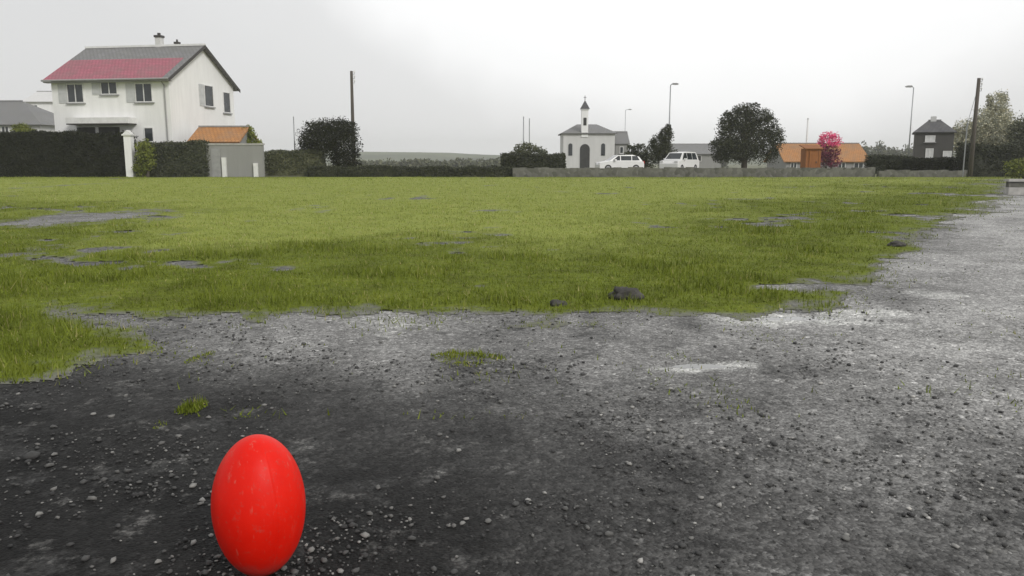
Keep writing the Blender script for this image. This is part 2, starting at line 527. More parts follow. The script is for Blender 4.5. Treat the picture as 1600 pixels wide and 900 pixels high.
# grass field: soil and thatch sheet, then blades
ys = 3.0 * (62.5 / 3.0) ** np.linspace(0, 1, 330)
X, Y = fan(-1.25, 1.0, 520, ys)
gm = grass_mask(X, Y)
q = quads(*X.shape)
gmf = gm.ravel()
GF = np.clip((grass_frac(X, Y) - 0.25) / 0.65, 0, 1) * np.clip(1.15 - 1.6 * np.clip(fbm(X, Y, 0.45, 85) * fbm(X, Y, 2.0, 86) - 0.31, 0, 1) * 6 * (1 - 0.6 * pale_mask(X, Y)), 0, 1)
q = q[(GF.ravel() > 0.12)[q].sum(1) >= 3]
lump = 0.05 * (fbm(X, Y, 0.6, 51) - 0.4) + 0.03 * (fbm(X, Y, 2.5, 52) - 0.5)
Zs = relief(X, Y) * np.clip(1 - (Y - 20) / 40, 0, 1) + GF * (0.008 + np.clip(lump, -0.005, 0.1)) - 0.0022
m_turf, nt, b = new_mat('turf')
pa = N(nt, 'ShaderNodeAttribute', attribute_name='pale').outputs['Fac']
f1 = noise(nt, 1.3, 7, 0.7); f2 = noise(nt, 14, 4, 0.6)
dk = ramp(nt, f1, [(0.3, (0.085, 0.095, 0.015)), (0.55, (0.135, 0.17, 0.02)), (0.75, (0.18, 0.19, 0.038))])
pl = ramp(nt, f1, [(0.25, (0.19, 0.20, 0.045)), (0.5, (0.243, 0.285, 0.06)), (0.75, (0.285, 0.29, 0.085))])
c = mixc(nt, pa, dk, pl)
c = mixc(nt, 1.0, c, ramp(nt, f2, [(0.3, (0.7,) * 3), (0.7, (1.15,) * 3)]), 'MULTIPLY')
eg = N(nt, 'ShaderNodeAttribute', attribute_name='edge').outputs['Fac']
em = N(nt, 'ShaderNodeMath', operation='MULTIPLY_ADD'); nt.links.new(f2, em.inputs[0]); em.inputs[1].default_value = 0.6
nt.links.new(eg, em.inputs[2])
soil = ramp(nt, f2, [(0.3, (0.11, 0.11, 0.095)), (0.7, (0.22, 0.218, 0.20))])
c = mixc(nt, ramp(nt, em.outputs[0], [(0.45, (0,) * 3), (0.95, (1,) * 3)]), soil, c)
nt.links.new(c, b.inputs['Base Color'])
b.inputs['Roughness'].default_value = 0.95
b.inputs['Specular IOR Level'].default_value = 0.1
bump(nt, b, f2, 0.7, 0.03)
used, inv = np.unique(q, return_inverse=True)
P3 = np.stack([X, Y, Zs], -1).reshape(-1, 3)[used]
PM = pale_mask(X, Y).ravel()[used]
EG = GF.ravel()[used]
field = raw_mesh('grass_field', P3, inv.reshape(-1, 4), m_turf, 4, {'pale': PM, 'edge': EG}, smooth=True)
struct(field)

m_blade, nt, b = new_mat('grass_blades')
pa = N(nt, 'ShaderNodeAttribute', attribute_name='pale').outputs['Fac']
rn = N(nt, 'ShaderNodeAttribute', attribute_name='rnd').outputs['Fac']
f1 = noise(nt, 1.3, 7, 0.7)
dk = ramp(nt, rn, [(0.0, (0.08, 0.095, 0.012)), (0.55, (0.15, 0.19, 0.02)), (0.85, (0.20, 0.235, 0.036)), (1.0, (0.30, 0.28, 0.11))])
pl = ramp(nt, rn, [(0.0, (0.17, 0.19, 0.04)), (0.55, (0.25, 0.30, 0.062)), (0.85, (0.31, 0.315, 0.09)), (1.0, (0.40, 0.37, 0.18))])
c = mixc(nt, pa, dk, pl)
c = mixc(nt, 1.0, c, ramp(nt, f1, [(0.3, (0.62, 0.66, 0.55)), (0.5, (1.0, 1.0, 0.98)), (0.72, (1.2, 1.12, 1.15))]), 'MULTIPLY')
nt.links.new(c, b.inputs['Base Color'])
b.inputs['Roughness'].default_value = 0.7
b.inputs['Specular IOR Level'].default_value = 0.15

def blades(name, n, y0, y1, mask, hmin, hmax, wide, pw):
    t = RNG.random(n)
    y = y0 * (y1 / y0) ** t if pw == 'log' else y0 + (y1 - y0) * t
    x = (RNG.random(n) * 2.0 - 1.15) * (y * 0.95 + 1)
    fr = mask(x, y)
    if name == 'grass':
        fr = fr * np.clip(1.15 - 1.6 * np.clip(fbm(x, y, 0.45, 85) * fbm(x, y, 2.0, 86) - 0.31, 0, 1) * 6 * (1 - 0.6 * pale_mask(x, y)), 0, 1)
    k = RNG.random(n) < (fr ** 1.5 if name == 'grass' else fr)
    x, y, fr = x[k], y[k], fr[k]
    n = len(x)
    clump = fbm(x, y, 1.1, 61)
    tall = np.clip((clump - 0.5) * 5.0, 0, 1.4)
    pmk = pale_mask(x, y)
    h = (hmin + (hmax - hmin) * RNG.random(n) ** 2) * (0.6 + 1.1 * tall * (1 - 0.7 * pmk)) * (1 + 0.012 * y) * (0.45 + 0.55 * fr)
    w = wide * (0.6 + 0.8 * RNG.random(n)) * (1 + y * 0.09)
    az = RNG.random(n) * 2 * np.pi
    lean = RNG.random(n) ** 1.5 * 1.1
    la = RNG.random(n) * 2 * np.pi
    lump = 0.05 * (fbm(x, y, 0.6, 51) - 0.4) + 0.03 * (fbm(x, y, 2.5, 52) - 0.5)
    z = relief(x, y) * np.clip(1 - (y - 20) / 40, 0, 1) + np.clip((fr - 0.25) / 0.65, 0, 1) * (0.006 + np.clip(lump, -0.005, 0.1)) - 0.002
    dx, dy = np.cos(az) * w / 2, np.sin(az) * w / 2
    tx, ty = x + np.cos(la) * h * np.sin(lean), y + np.sin(la) * h * np.sin(lean)
    V = np.stack([np.stack([x - dx, y - dy, z], 1), np.stack([x + dx, y + dy, z], 1),
                  np.stack([tx, ty, z + h * np.cos(lean)], 1)], 1).reshape(-1, 3)
    rnd = np.clip(0.55 * RNG.random(n) + 0.45 * fbm(x, y, 3.0, 63) + 0.02, 0, 1)
    rnd = np.where(RNG.random(n) < 0.05, 1.0, rnd * 0.9)
    o = raw_mesh(name, V, np.arange(3 * n).reshape(-1, 3), m_blade, 3, {'pale': np.repeat(pmk, 3), 'rnd': np.repeat(rnd, 3)})
    return o
o = blades('grass', 520000, 4.0, 62.3, grass_frac, 0.02, 0.085, 0.006, 'log')
tag(o, 'short green grass covering the wide field behind the gravel', 'grass', kind='stuff')
o = blades('weeds', 420000, 3.2, 6.5, weed_mask, 0.015, 0.055, 0.007, 'lin')
tag(o, 'small olive weed patches growing through the dark gravel', 'weeds', kind='stuff')

# loose stones
ICO_V, ICO_F = None, None
def ico():
    t = (1 + 5 ** .5) / 2
    v = np.array([(-1, t, 0), (1, t, 0), (-1, -t, 0), (1, -t, 0), (0, -1, t), (0, 1, t), (0, -1, -t), (0, 1, -t), (t, 0, -1), (t, 0, 1), (-t, 0, -1), (-t, 0, 1)], float)
    v /= np.linalg.norm(v[0])
    f = np.array([(0, 11, 5), (0, 5, 1), (0, 1, 7), (0, 7, 10), (0, 10, 11), (1, 5, 9), (5, 11, 4), (11, 10, 2), (10, 7, 6), (7, 1, 8),
                  (3, 9, 4), (3, 4, 2), (3, 2, 6), (3, 6, 8), (3, 8, 9), (4, 9, 5), (2, 4, 11), (6, 2, 10), (8, 6, 7), (9, 8, 1)])
    return v, f
m_peb, nt, b = new_mat('loose_stone')
rn = N(nt, 'ShaderNodeAttribute', attribute_name='rnd').outputs['Fac']
c = ramp(nt, rn, [(0.0, (0.03, 0.03, 0.03)), (0.45, (0.07, 0.07, 0.068)), (0.75, (0.15, 0.148, 0.14)), (0.93, (0.30, 0.295, 0.28)), (1.0, (0.48, 0.47, 0.44))])
nt.links.new(mixc(nt, 1.0, c, ramp(nt, noise(nt, 60), [(0.3, (0.75,) * 3), (0.7, (1.2,) * 3)]), 'MULTIPLY'), b.inputs['Base Color'])
b.inputs['Roughness'].default_value = 0.85
n = 60000
y = 1.7 * (11 / 1.7) ** RNG.random(n)
x = (RNG.random(n) * 2 - 1) * (y * 0.85 + 0.6)
keep = ~grass_mask(x, y) & (RNG.random(n) < np.clip(1.1 - (x - 0.12 * y) / 3.2, 0.12, 1)) & (RNG.random(n) < 0.05 + 2.2 * np.clip(fbm(x, y, 1.3, 71) - 0.38, 0, 1))
x, y = x[keep], y[keep]; n = len(x)
iv, jf = ico()
sz = 0.0025 + 0.010 * RNG.random(n) ** 6 + 0.003 * RNG.random(n)
sz = np.where(RNG.random(n) < 0.010, sz * 2.0, sz)
jit = 1 + 0.7 * (RNG.random((n, 12)) - 0.5)
V = iv[None] * jit[..., None] * sz[:, None, None]
ca, sa = np.cos(az := RNG.random(n) * 6.28), np.sin(az)
V = np.stack([V[..., 0] * ca[:, None] * 1.3 - V[..., 1] * sa[:, None], V[..., 0] * sa[:, None] * 1.3 + V[..., 1] * ca[:, None], V[..., 2] * 0.65], -1)
z = relief(x, y) + sz * 0.25
V += np.stack([x, y, z], -1)[:, None, :]
Fc = (jf[None] + (np.arange(n) * 12)[:, None, None]).reshape(-1, 3)
rnd = np.clip(RNG.random(n) ** 1.3 * 0.9 + 0.05 + 0.1 * np.clip(x / 3, -1, 1), 0, 1)
o = raw_mesh('loose_stones', V.reshape(-1, 3), Fc, m_peb, 3, {'rnd': np.repeat(rnd, 12)})
tag(o, 'loose grey stones and grit scattered over the dark asphalt', 'gravel', kind='stuff')

# shallow puddles that mirror the sky
m_water, nt, b = new_mat('puddle_water')
nt.links.new(ramp(nt, noise(nt, 3), [(0.3, (0.12, 0.12, 0.115)), (0.7, (0.2, 0.2, 0.19))]), b.inputs['Base Color'])
b.inputs['Roughness'].default_value = 0.09
bump(nt, b, noise(nt, 18), 0.05, 0.01)
for (cx, cy, rx, ry) in PUD:
    z0 = -0.0165
    mb = MB()
    ring = [(cx + 1.5 * rx * math.cos(2 * math.pi * k / 64), cy + 1.5 * ry * math.sin(2 * math.pi * k / 64), z0) for k in range(64)]
    mb.face(ring)
    struct(mb.build('puddle', m_water))

# ------------------------------------------------------------------ vegetation
def leaf_arrays(blobs, n, size, flat=0.0, clump=0.2, per=22):
    area = np.array([(b[3] * b[4] + b[4] * b[5] + b[3] * b[5]) for b in blobs])
    cnt = np.maximum(1, (n * area / area.sum() / per).astype(int))
    C = []
    S = []
    for b, k in zip(blobs, cnt):
        d = RNG.normal(size=(k, 3)); d /= np.linalg.norm(d, axis=1)[:, None]
        r = 0.4 + 0.65 * RNG.random(k) ** 0.5
        c = np.array(b[:3]) + d * r[:, None] * np.array(b[3:6])
        C.append(np.repeat(c, per, 0))
        S.append(np.repeat(np.tile(np.array(b[3:6]) * clump, (k, 1)), per, 0))
    C, S = np.concatenate(C), np.concatenate(S)
    P = C + np.clip(RNG.normal(size=C.shape), -1.5, 1.5) * S
    return P

def leaf_quads(P, size):
    n = len(P)
    a = RNG.normal(size=(n, 3)); a /= np.linalg.norm(a, axis=1)[:, None]
    r = RNG.normal(size=(n, 3)); b = np.cross(a, r); b /= np.linalg.norm(b, axis=1)[:, None]
    s = size * (0.6 + 0.8 * RNG.random(n))[:, None]
    return np.stack([P - a * s, P - b * s * 0.5, P + a * s, P + b * s * 0.5], 1).reshape(-1, 3)

def foliage(name, P, size, mat, parent=None, zmin=None):
    if zmin is not None:
        P = P[P[:, 2] > zmin]
    return raw_mesh(name, leaf_quads(P, size), np.arange(4 * len(P)).reshape(-1, 4), mat, 4, parent=parent)

def bumpy_core(mb, cx, cy, cz, rx, ry, rz, seed):
    """the dense inner twigs of a shrub: an uneven lump, hidden under its leaves"""
    iv, jf = ico()
    pts = [(cx + v[0] * rx * random.uniform(.8, 1.1), cy + v[1] * ry * random.uniform(.8, 1.1), cz + v[2] * rz * random.uniform(.8, 1.1)) for v in iv]
    for f in jf:
        mb.face([pts[i] for i in f])

def tree(name, label, Y, blobs_px, leafmat, n, size, trunk_px, base_z, trunk_r=0.18, core=True, cat='tree', depthk=0.9):
    n, size = int(n * 1.6), size * 0.76
    blobs_px = blobs_px + [(px + random.choice((-1, 1)) * rx * random.uniform(.6, .9), py + ry * random.uniform(-.9, .5), rx * .3, ry * .3) for (px, py, rx, ry) in blobs_px]
    """blobs given as (px, py, rx_px, ry_px); trunk_px is where the stem stands"""
    sc = F / (Y * CP)
    bl = []
    for (px, py, rx, ry) in blobs_px:
        z = Z(py, Y)
        bl.append((XX(px, z, Y), Y + random.uniform(-.25, .25) * rx / sc, z, rx / sc, depthk * rx / sc, ry / sc))
    tx = XX(trunk_px, base_z, Y)
    t = thing(name, label, cat, (tx, Y, base_z))
    T = np.array([tx, Y, base_z])
    P = leaf_arrays([(b[0] - tx, b[1] - Y, b[2] - base_z, b[3], b[4], b[5]) for b in bl], n, size)
    foliage('crown', P, size, leafmat, t, 0.05)
    mb = MB()
    top = max(b[2] for b in bl) - base_z
    cxm = sum(b[0] for b in bl) / len(bl) - tx
    mb.tube([(0, 0, -0.3), (0.03, 0, top * 0.3), (cxm * 0.5, 0, top * 0.6), (cxm, 0, top * 0.95)],
            [trunk_r * 1.35, trunk_r, trunk_r * 0.7, trunk_r * 0.25], 9)
    for b in bl:
        e = Vector((b[0] - tx, b[1] - Y, b[2] - base_z))
        s0 = Vector((cxm * 0.25, 0, min(top * 0.45, e.z * 0.7)))
        mid = s0.lerp(e, 0.5) + Vector((0, 0, 0.1 * top))
        mb.tube([s0, mid, e], [trunk_r * 0.55, trunk_r * 0.35, trunk_r * 0.12], 6)
    mb.build('trunk', M['bark'], t, smooth=True)
    return t

def shrub(name, label, Y, blobs_px, leafmat, n, size, base_z, cat='bush', depthk=0.9):
    sc = F / (Y * CP)
    bl = []
    for (px, py, rx, ry) in blobs_px:
        z = Z(py, Y)
        bl.append((XX(px, z, Y), Y + random.uniform(-.2, .2) * rx / sc, z, rx / sc, depthk * rx / sc, ry / sc))
    tx = sum(b[0] for b in bl) / len(bl)
    t = thing(name, label, cat, (tx, Y, base_z))
    P = leaf_arrays([(b[0] - tx, b[1] - Y, b[2] - base_z, b[3], b[4], b[5]) for b in bl], n, size)
    foliage('foliage', P, size, leafmat, t, -0.05)
    mb = MB()
    for b in bl:
        e = Vector((b[0] - tx, b[1] - Y, b[2] - base_z))
        for k in range(3):
            g0 = Vector((e.x * 0.6 + random.uniform(-.15, .15), e.y + random.uniform(-.15, .15), -0.2))
            mb.tube([g0, g0.lerp(e, 0.5) + Vector((random.uniform(-.1, .1), 0, 0)), e + Vector((random.uniform(-.3, .3) * b[3], 0, random.uniform(0, .5) * b[5]))], [0.05, 0.035, 0.012], 5)
    mb.build('stems', M['bark'], t)
    return t

def hedge(name, label, px0, px1, ytop, Y, depth, mat, base_z=0.0, n=9000, size=0.07, rough=0.12, tops=None):
    z1 = Z(ytop, Y)
    x0, x1 = XX(px0, z1, Y), XX(px1, z1, Y)
    L, H = x1 - x0, z1 - base_z
    o0 = np.array([x0, Y, base_z])
    seed = int(px0) % 97 + 1
    def topf(x):
        return H * (1 + rough * 1.2 * (fbm(x, x * 0 + seed, 0.9, seed) - 0.6))
    # leaves on front, top, ends and back
    w = np.array([L * H, L * depth, depth * H * 2, L * H * 0.5]); w /= w.sum()
    P = []
    for k, nn in enumerate((w * n).astype(int)):
        u, v = RNG.random(nn), RNG.random(nn)
        if k == 0: p = np.stack([u * L, np.zeros(nn), v * topf(u * L)], 1)
        elif k == 1: p = np.stack([u * L, v * depth, topf(u * L)], 1)
        elif k == 2: p = np.stack([np.where(RNG.random(nn) < .5, 0, L), u * depth, v * H * 0.97], 1)
        else: p = np.stack([u * L, np.full(nn, depth), v * topf(u * L)], 1)
        P.append(p)
    P = np.concatenate(P)
    P += (fbm(P[:, 0] + P[:, 1], P[:, 2], 1.6, seed)[:, None] - 0.5) * np.array([0, 0.5, 0.25]) * rough * 4
    P += RNG.normal(size=P.shape) * 0.07
    P = P[P[:, 2] > 0.0]
    V = leaf_quads(P, size)
    Fq = np.arange(len(V)).reshape(-1, 4)
    # the twiggy inside of the same hedge
    nx = max(4, int(L / 0.8))
    xs_ = np.linspace(0.12, L - 0.12, nx)
    tp = topf(xs_) - 0.14
    i0 = len(V)
    ring = []
    for yy in (0.14, depth - 0.14):
        ring.append(np.stack([xs_, np.full(nx, yy), np.full(nx, -0.1)], 1))
        ring.append(np.stack([xs_, np.full(nx, yy), tp], 1))
    V = np.concatenate([V] + ring)
    fb, ft, bb, bt = [i0 + k * nx for k in range(4)]
    extra = []
    for k in range(nx - 1):
        extra += [(fb + k, fb + k + 1, ft + k + 1, ft + k), (bb + k + 1, bb + k, bt + k, bt + k + 1), (ft + k, ft + k + 1, bt + k + 1, bt + k)]
    extra += [(bb, fb, ft, bt), (fb + nx - 1, bb + nx - 1, bt + nx - 1, ft + nx - 1)]
    Fq = np.concatenate([Fq, np.array(extra)])
    o = raw_mesh(name, V, Fq, mat, 4)
    o.location = o0
    return tag(o, label, 'hedge')

hedge('clipped_hedge', 'tall near-black clipped hedge in front of the white house', -160, 192, 207, 62.0, 2.0, M['leaf_black'], n=34000, rough=0.16)
hedge('clipped_hedge', 'dark grey-green hedge below the orange roof of the outbuilding', 216, 322, 222, 62.2, 1.6, M['leaf_hedge'], n=13000, rough=0.14)
hedge('shaggy_hedge', 'grey-green shaggy hedge between the grey garden wall and the dark round tree', 414, 500, 236, 63.5, 1.6, M['leaf_mid'], 0.2, n=9000, rough=0.3)
hedge('low_hedge', 'long low dark hedge along the far edge of the field in the middle', 480, 800, 262, 62.3, 0.9, M['leaf_dark'], n=16000, size=0.06, rough=0.25)
hedge('rough_hedge', 'dark bushy hedge left of the little chapel', 785, 882, 241, 68, 2.0, M['leaf_dark'], 0.25, n=10000, rough=0.3)
hedge('rough_hedge', 'dark hedge between the brown-roofed bungalow and the dark house', 1366, 1432, 246, 66, 1.5, M['leaf_dark'], 0.25, n=7000, rough=0.25)
hedge('clipped_hedge', 'near-black low hedge at the foot of the dark house', 1424, 1494, 249, 64, 1.3, M['leaf_black'], 0.2, n=8000, rough=0.12)
hedge('rough_hedge', 'tall dark hedge by the road under the pointed grey tree', 1518, 1720, 228, 62.6, 2.2, M['leaf_dark'], n=20000, rough=0.35)

shrub('garden_bush', 'olive green bush above the black hedge at the far left', 70, [(36, 208, 13, 13), (47, 212, 10, 10)], M['leaf_olive'], 2600, 0.09, 0.2)
shrub('garden_bush', 'olive bush beside the white gate pillar below the house', 61.6, [(226, 236, 13, 15), (232, 250, 12, 14), (222, 262, 11, 13)], M['leaf_olive'], 3000, 0.08, 0.0)
shrub('garden_bush', 'olive bush at the right end of the orange outbuilding roof', 66, [(384, 210, 13, 13), (392, 222, 13, 14), (380, 235, 13, 20)], M['leaf_olive'], 3200, 0.09, 0.25)
shrub('wild_bush', 'dark grey bush below the twin-post pole left of the chapel', 70, [(822, 236, 19, 12), (842, 244, 13, 14), (808, 248, 14, 12)], M['leaf_mid'], 3200, 0.09, 0.25)
shrub('wild_bush', 'dark bush behind the two white cars next to the small pointed tree', 78, [(1000, 240, 15, 13), (986, 236, 10, 8), (1012, 250, 12, 14)], M['leaf_dark'], 2600, 0.1, 0.25)
f_t = shrub('flowering_bush', 'plum-leaved bush topped with bright pink flowers by the bungalow', 84, [(1293, 236, 13, 14), (1288, 250, 13, 16), (1300, 248, 12, 15)], M['leaf_plum'], 3000, 0.09, 0.2)
P = leaf_arrays([(0.0, -0.1, Z(220, 84) - 0.2, 0.95, 0.9, 0.75)], 1400, 0.09)
foliage('flowers', P, 0.09, M['petal'], f_t)

tree('round_tree', 'dark round-crowned tree standing in front of a utility pole', 65,
     [(516, 216, 40, 26), (535, 226, 26, 28), (492, 226, 22, 24), (528, 202, 26, 15), (540, 250, 20, 18), (500, 203, 20, 12)], M['leaf_black'], 15000, 0.09, 528, 0.2, 0.16)
tree('small_tree', 'small dark pointed tree between the two white cars', 73,
     [(1036, 240, 17, 16), (1030, 226, 14, 14), (1040, 212, 10, 12), (1043, 203, 6, 8)], M['leaf_dark'], 6000, 0.09, 1037, 0.25, 0.1)
tree('broad_tree', 'large broad-crowned tree standing alone right of the white cars', 74,
     [(1166, 214, 40, 30), (1150, 236, 34, 18), (1196, 228, 24, 26), (1158, 190, 28, 16), (1184, 183, 20, 13), (1133, 224, 16, 20), (1166, 171, 18, 10), (1210, 214, 13, 16), (1138, 196, 13, 10), (1204, 192, 10, 9), (1126, 244, 12, 9)],
     M['leaf_dark'], 20000, 0.1, 1162, 0.25, 0.22)
tree('pointed_tree', 'tall pointed grey-green tree beside the big utility pole on the right', 86,
     [(1556, 165, 14, 20), (1550, 186, 24, 20), (1540, 208, 32, 24), (1562, 212, 26, 30), (1520, 220, 22, 26), (1502, 218, 18, 26)], M['leaf_grey'], 17000, 0.13, 1545, 0.2, 0.2)
tree('broad_tree', 'grey-green tree at the right edge behind the dark hedge', 80,
     [(1592, 210, 20, 22), (1625, 205, 36, 30), (1660, 215, 30, 30), (1604, 226, 28, 24)], M['leaf_mid'], 12000, 0.12, 1625, 0.2, 0.2)
# far wood as one mass
def far_wood(name, label, px0, px1, ytop, Y, n, size, mat, amp=4):
    sc = F / (Y * CP)
    bl = []
    px = px0
    while px < px1:
        r = random.uniform(9, 17)
        z = Z(ytop + random.uniform(-amp, amp), Y)
        h = z + 3.0
        bl.append((XX(px, z, Y), Y + random.uniform(-4, 12), z - h * 0.45, r / sc, r / sc, h * 0.5))
        px += r * 0.9
    o = foliage(name, leaf_arrays(bl, n, size, per=12), size, mat)
    tag(o, label, 'wood', kind='stuff')
far_wood('far_wood', 'pale hazy line of far trees behind the bungalow', 1210, 1440, 232, 300, 14000, 0.55, M['leaf_mid'])
far_wood('far_wood', 'pale hazy line of far trees behind the white cars', 1040, 1130, 240, 290, 6000, 0.55, M['leaf_mid'], 3)
far_wood('far_wood', 'dim grey line of far trees in the middle distance', 540, 830, 251, 260, 12000, 0.5, M['leaf_mid'], 2)

# hills
hx = np.linspace(-1700, 1700, 120)
hy = np.linspace(560, 1150, 24)
HY, HX = np.meshgrid(hy, hx, indexing='ij')
prof = np.clip((HY - 560) / 330, 0, 1); prof = prof * prof * (3 - 2 * prof)
HZ = -3.5 + prof * (11.5 + 9 * (fbm(HX, HY * 0 + 5, 0.004, 81) - 0.45) * 2 + 2.0 * (fbm(HX, HY, 0.03, 82) - 0.5))
m_hill, nt, b = new_mat('wooded_hill')
nt.links.new(ramp(nt, noise(nt, 0.012, 6, 0.6), [(0.35, (0.05, 0.06, 0.04)), (0.6, (0.10, 0.115, 0.06))]), b.inputs['Base Color'])
b.inputs['Roughness'].default_value = 1.0
h = raw_mesh('hills', np.stack([HX, HY, HZ], -1).reshape(-1, 3), quads(*HX.shape), m_hill, 4, smooth=True)
struct(h)

# ------------------------------------------------------------------ white house
YC, TH = 64.0, math.radians(9.5)
XC = XX(268, 4, YC)
HB = 0.2
hs = thing('white_house', 'tall white gabled house with grey and faded red roof behind the black hedge', 'house', (XC, YC, HB), -TH)
# local frame: x from -L (left) to 0 along the front, y from 0 (front) to W
LH, WH = 10.3, 10.0
ux = (math.cos(TH), -math.sin(TH)); uy = (math.sin(TH), math.cos(TH))
def wpt(lx, ly):
    return XC + lx * ux[0] + ly * uy[0], YC + lx * ux[1] + ly * uy[1]
def fx(px, z, gable=False):
    lo, hi = (-LH - 2, 2) if not gable else (-1, WH + 3)
    f = lambda t: (lambda p: 800 + F * p[0] / (p[1] * CP - (z - CAM_H) * SP))(wpt(t, 0) if not gable else wpt(0, t))
    for _ in range(50):
        m = (lo + hi) / 2
        if f(m) < px: lo = m
        else: hi = m
    return (lo + hi) / 2
def fz(py, t, gable=False):
    return Z(py, (wpt(t, 0) if not gable else wpt(0, t))[1]) - HB
EZ = fz(118, -3)
RZ = Z(71, wpt(0, WH / 2)[1]) - HB
mb = MB()
TW = 0.0
# shell with pentagon gables
prof = [(0, -0.5), (WH, -0.5), (WH, EZ), (WH / 2, RZ - 0.2), (0, EZ)]
mb.prism(prof, -LH, 0, 'x')
wall = mb.build('wall', M['white_wall'], hs)
ov, gv = 0.55, 0.35
sl = (RZ - EZ) / (WH / 2)
def roof_pt(x, y):     # front slope
    return (x, y, EZ + 0.02 + sl * y)
ysplit = WH / 2 * 0.56
mb = MB().slab([roof_pt(-LH - gv, -ov), roof_pt(gv * 0 - 0.25, -ov), roof_pt(-0.25, ysplit), roof_pt(-LH - gv, ysplit)], 0.12)
r = mb.build('lower_roof_courses', M['red_tile'], hs); r['label'] = 'faded pinkish red lower roof courses'
mb = MB().slab([roof_pt(-LH - gv, ysplit + 0.003), roof_pt(gv, ysplit + 0.003), roof_pt(gv, WH / 2), roof_pt(-LH - gv, WH / 2)], 0.12)
mb.slab([roof_pt(-0.247, -ov), roof_pt(gv, -ov), roof_pt(gv, ysplit), roof_pt(-0.247, ysplit)], 0.12)
rb = lambda x, y: (x, WH - y, EZ + 0.02 + sl * y)
mb.slab([rb(gv, -ov), rb(-LH - gv, -ov), rb(-LH - gv, WH / 2), rb(gv, WH / 2)], 0.12)
rf = mb.build('roof', M['slate'], hs)
mb = MB().box(-LH - gv - 0.02, gv + 0.02, WH / 2 - 0.16, WH / 2 + 0.16, RZ - 0.03, RZ + 0.13)
mb.build('ridge_cap', M['pale_trim'], rf, bevel=0.03)
for (px, w, top) in ((259, 0.5, 52), (287, 0.28, 63)):
    lx = fx(px, RZ) * 1.0
    lx = -(325 - px) / 187.0 * (LH + 0.5)
    zt = Z(top, YC + 5) - HB
    ch = MB().box(lx - w / 2, lx + w / 2, WH / 2 - w / 2 + 0.1, WH / 2 + w / 2 + 0.1, RZ - 0.5, zt - 0.25).build('chimney', M['pale_wall'], rf)
    MB().box(lx - w / 2 - .06, lx + w / 2 + .06, WH / 2 - w / 2 + .04, WH / 2 + w / 2 + .16, zt - 0.25, zt - 0.08).tube([(lx, WH / 2 + .1, zt - 0.1), (lx, WH / 2 + .1, zt + 0.12)], w * 0.28, 8).build('chimney_cap', M['dark_trim'], ch)
# barge boards on the right gable, gutter and downpipe
mb = MB()
for s in (0, 1):
    f = (lambda x, y, d: (x, y if s == 0 else WH - y, EZ + 0.02 + sl * y - d))
    a, bq = -ov, WH / 2
    pts = [f(gv + 0.003, a, -0.02), f(gv + 0.003, bq, -0.02), f(gv + 0.003, bq, 0.24), f(gv + 0.003, a, 0.24)]
    q2 = [(p[0] + 0.05, p[1], p[2]) for p in pts]
    mb.face(pts); mb.face(q2[::-1])
    for i in range(4):
        mb.face([pts[i], pts[(i + 1) % 4], q2[(i + 1) % 4], q2[i]])
mb.build('barge_board', M['dark_trim'], hs)
ez = EZ + 0.02 - sl * ov
MB().tube([(-LH - gv, -ov - 0.07, ez - 0.04), (gv, -ov - 0.07, ez - 0.04)], 0.075, 8).build('gutter', M['grey_trim'], hs)
MB().box(-LH - gv + 0.05, gv - 0.05, -ov + 0.03, -0.004, ez - 0.2, ez - 0.12).build('soffit', M['grey_trim'], hs)
MB().tube([(-0.35, -ov, ez - 0.1), (-0.35, -0.1, ez - 0.5), (-0.35, -0.09, 0)], 0.05, 8).build('downpipe', M['grey_trim'], hs)

def window(parent, t0, t1, z0, z1, gable=False, bars=1, sill=True, shutter=None):
    """frame, pane and sill on the front (y=0 faces -y) or the gable (x=0 faces +x)"""
    def put(mb, a0, a1, d0, d1, z0, z1):
        if not gable: mb.box(a0, a1, -d1, -d0, z0, z1)
        else: mb.box(d0, d1, a0, a1, z0, z1)
        return mb
    fw = 0.07
    m = MB()
    put(m, t0, t0 + fw, 0.003, 0.07, z0, z1); put(m, t1 - fw, t1, 0.003, 0.07, z0, z1)
    put(m, t0 + fw, t1 - fw, 0.003, 0.07, z0, z0 + fw); put(m, t0 + fw, t1 - fw, 0.003, 0.07, z1 - fw, z1)
    for k in range(bars):
        c = t0 + (t1 - t0) * (k + 1) / (bars + 1)
        put(m, c - 0.035, c + 0.035, 0.003, 0.065, z0 + fw, z1 - fw)
    w = m.build('window', M['pale_trim'], parent)
    put(MB(), t0 + fw, t1 - fw, 0.003, 0.03, z0 + fw, z1 - fw).build('pane', M['glass'], w)
    if sill:
        put(MB(), t0 - 0.1, t1 + 0.1, 0.003, 0.16, z0 - 0.09, z0 - 0.002).build('sill', M['grey_trim'], w)
    for sd in (shutter or []):
        sw = (t1 - t0) * 0.5
        a0, a1 = (t0 - 0.04 - sw, t0 - 0.04) if sd == 'l' else (t1 + 0.04, t1 + 0.04 + sw)
        sm = put(MB(), a0, a1, 0.003, 0.045, z0, z1)
        for k in range(3):
            zz = z0 + (z1 - z0) * (0.12 + 0.38 * k)
            put(sm, a0 + 0.05, a1 - 0.05, 0.045, 0.06, zz, zz + 0.1)
        sm.build('shutter', M['shutter'], parent)
for (p0, p1, yt, yb, sh) in ((107, 133, 131, 161, 'l'), (160, 186, 128, 148, 'l'), (213, 240, 130, 160, 'l')):
    t0, t1 = fx(p0, 5.5), fx(p1, 5.5)
    window(hs, t0, t1, fz(yb, t0), fz(yt, t0), False, 1, True, sh)
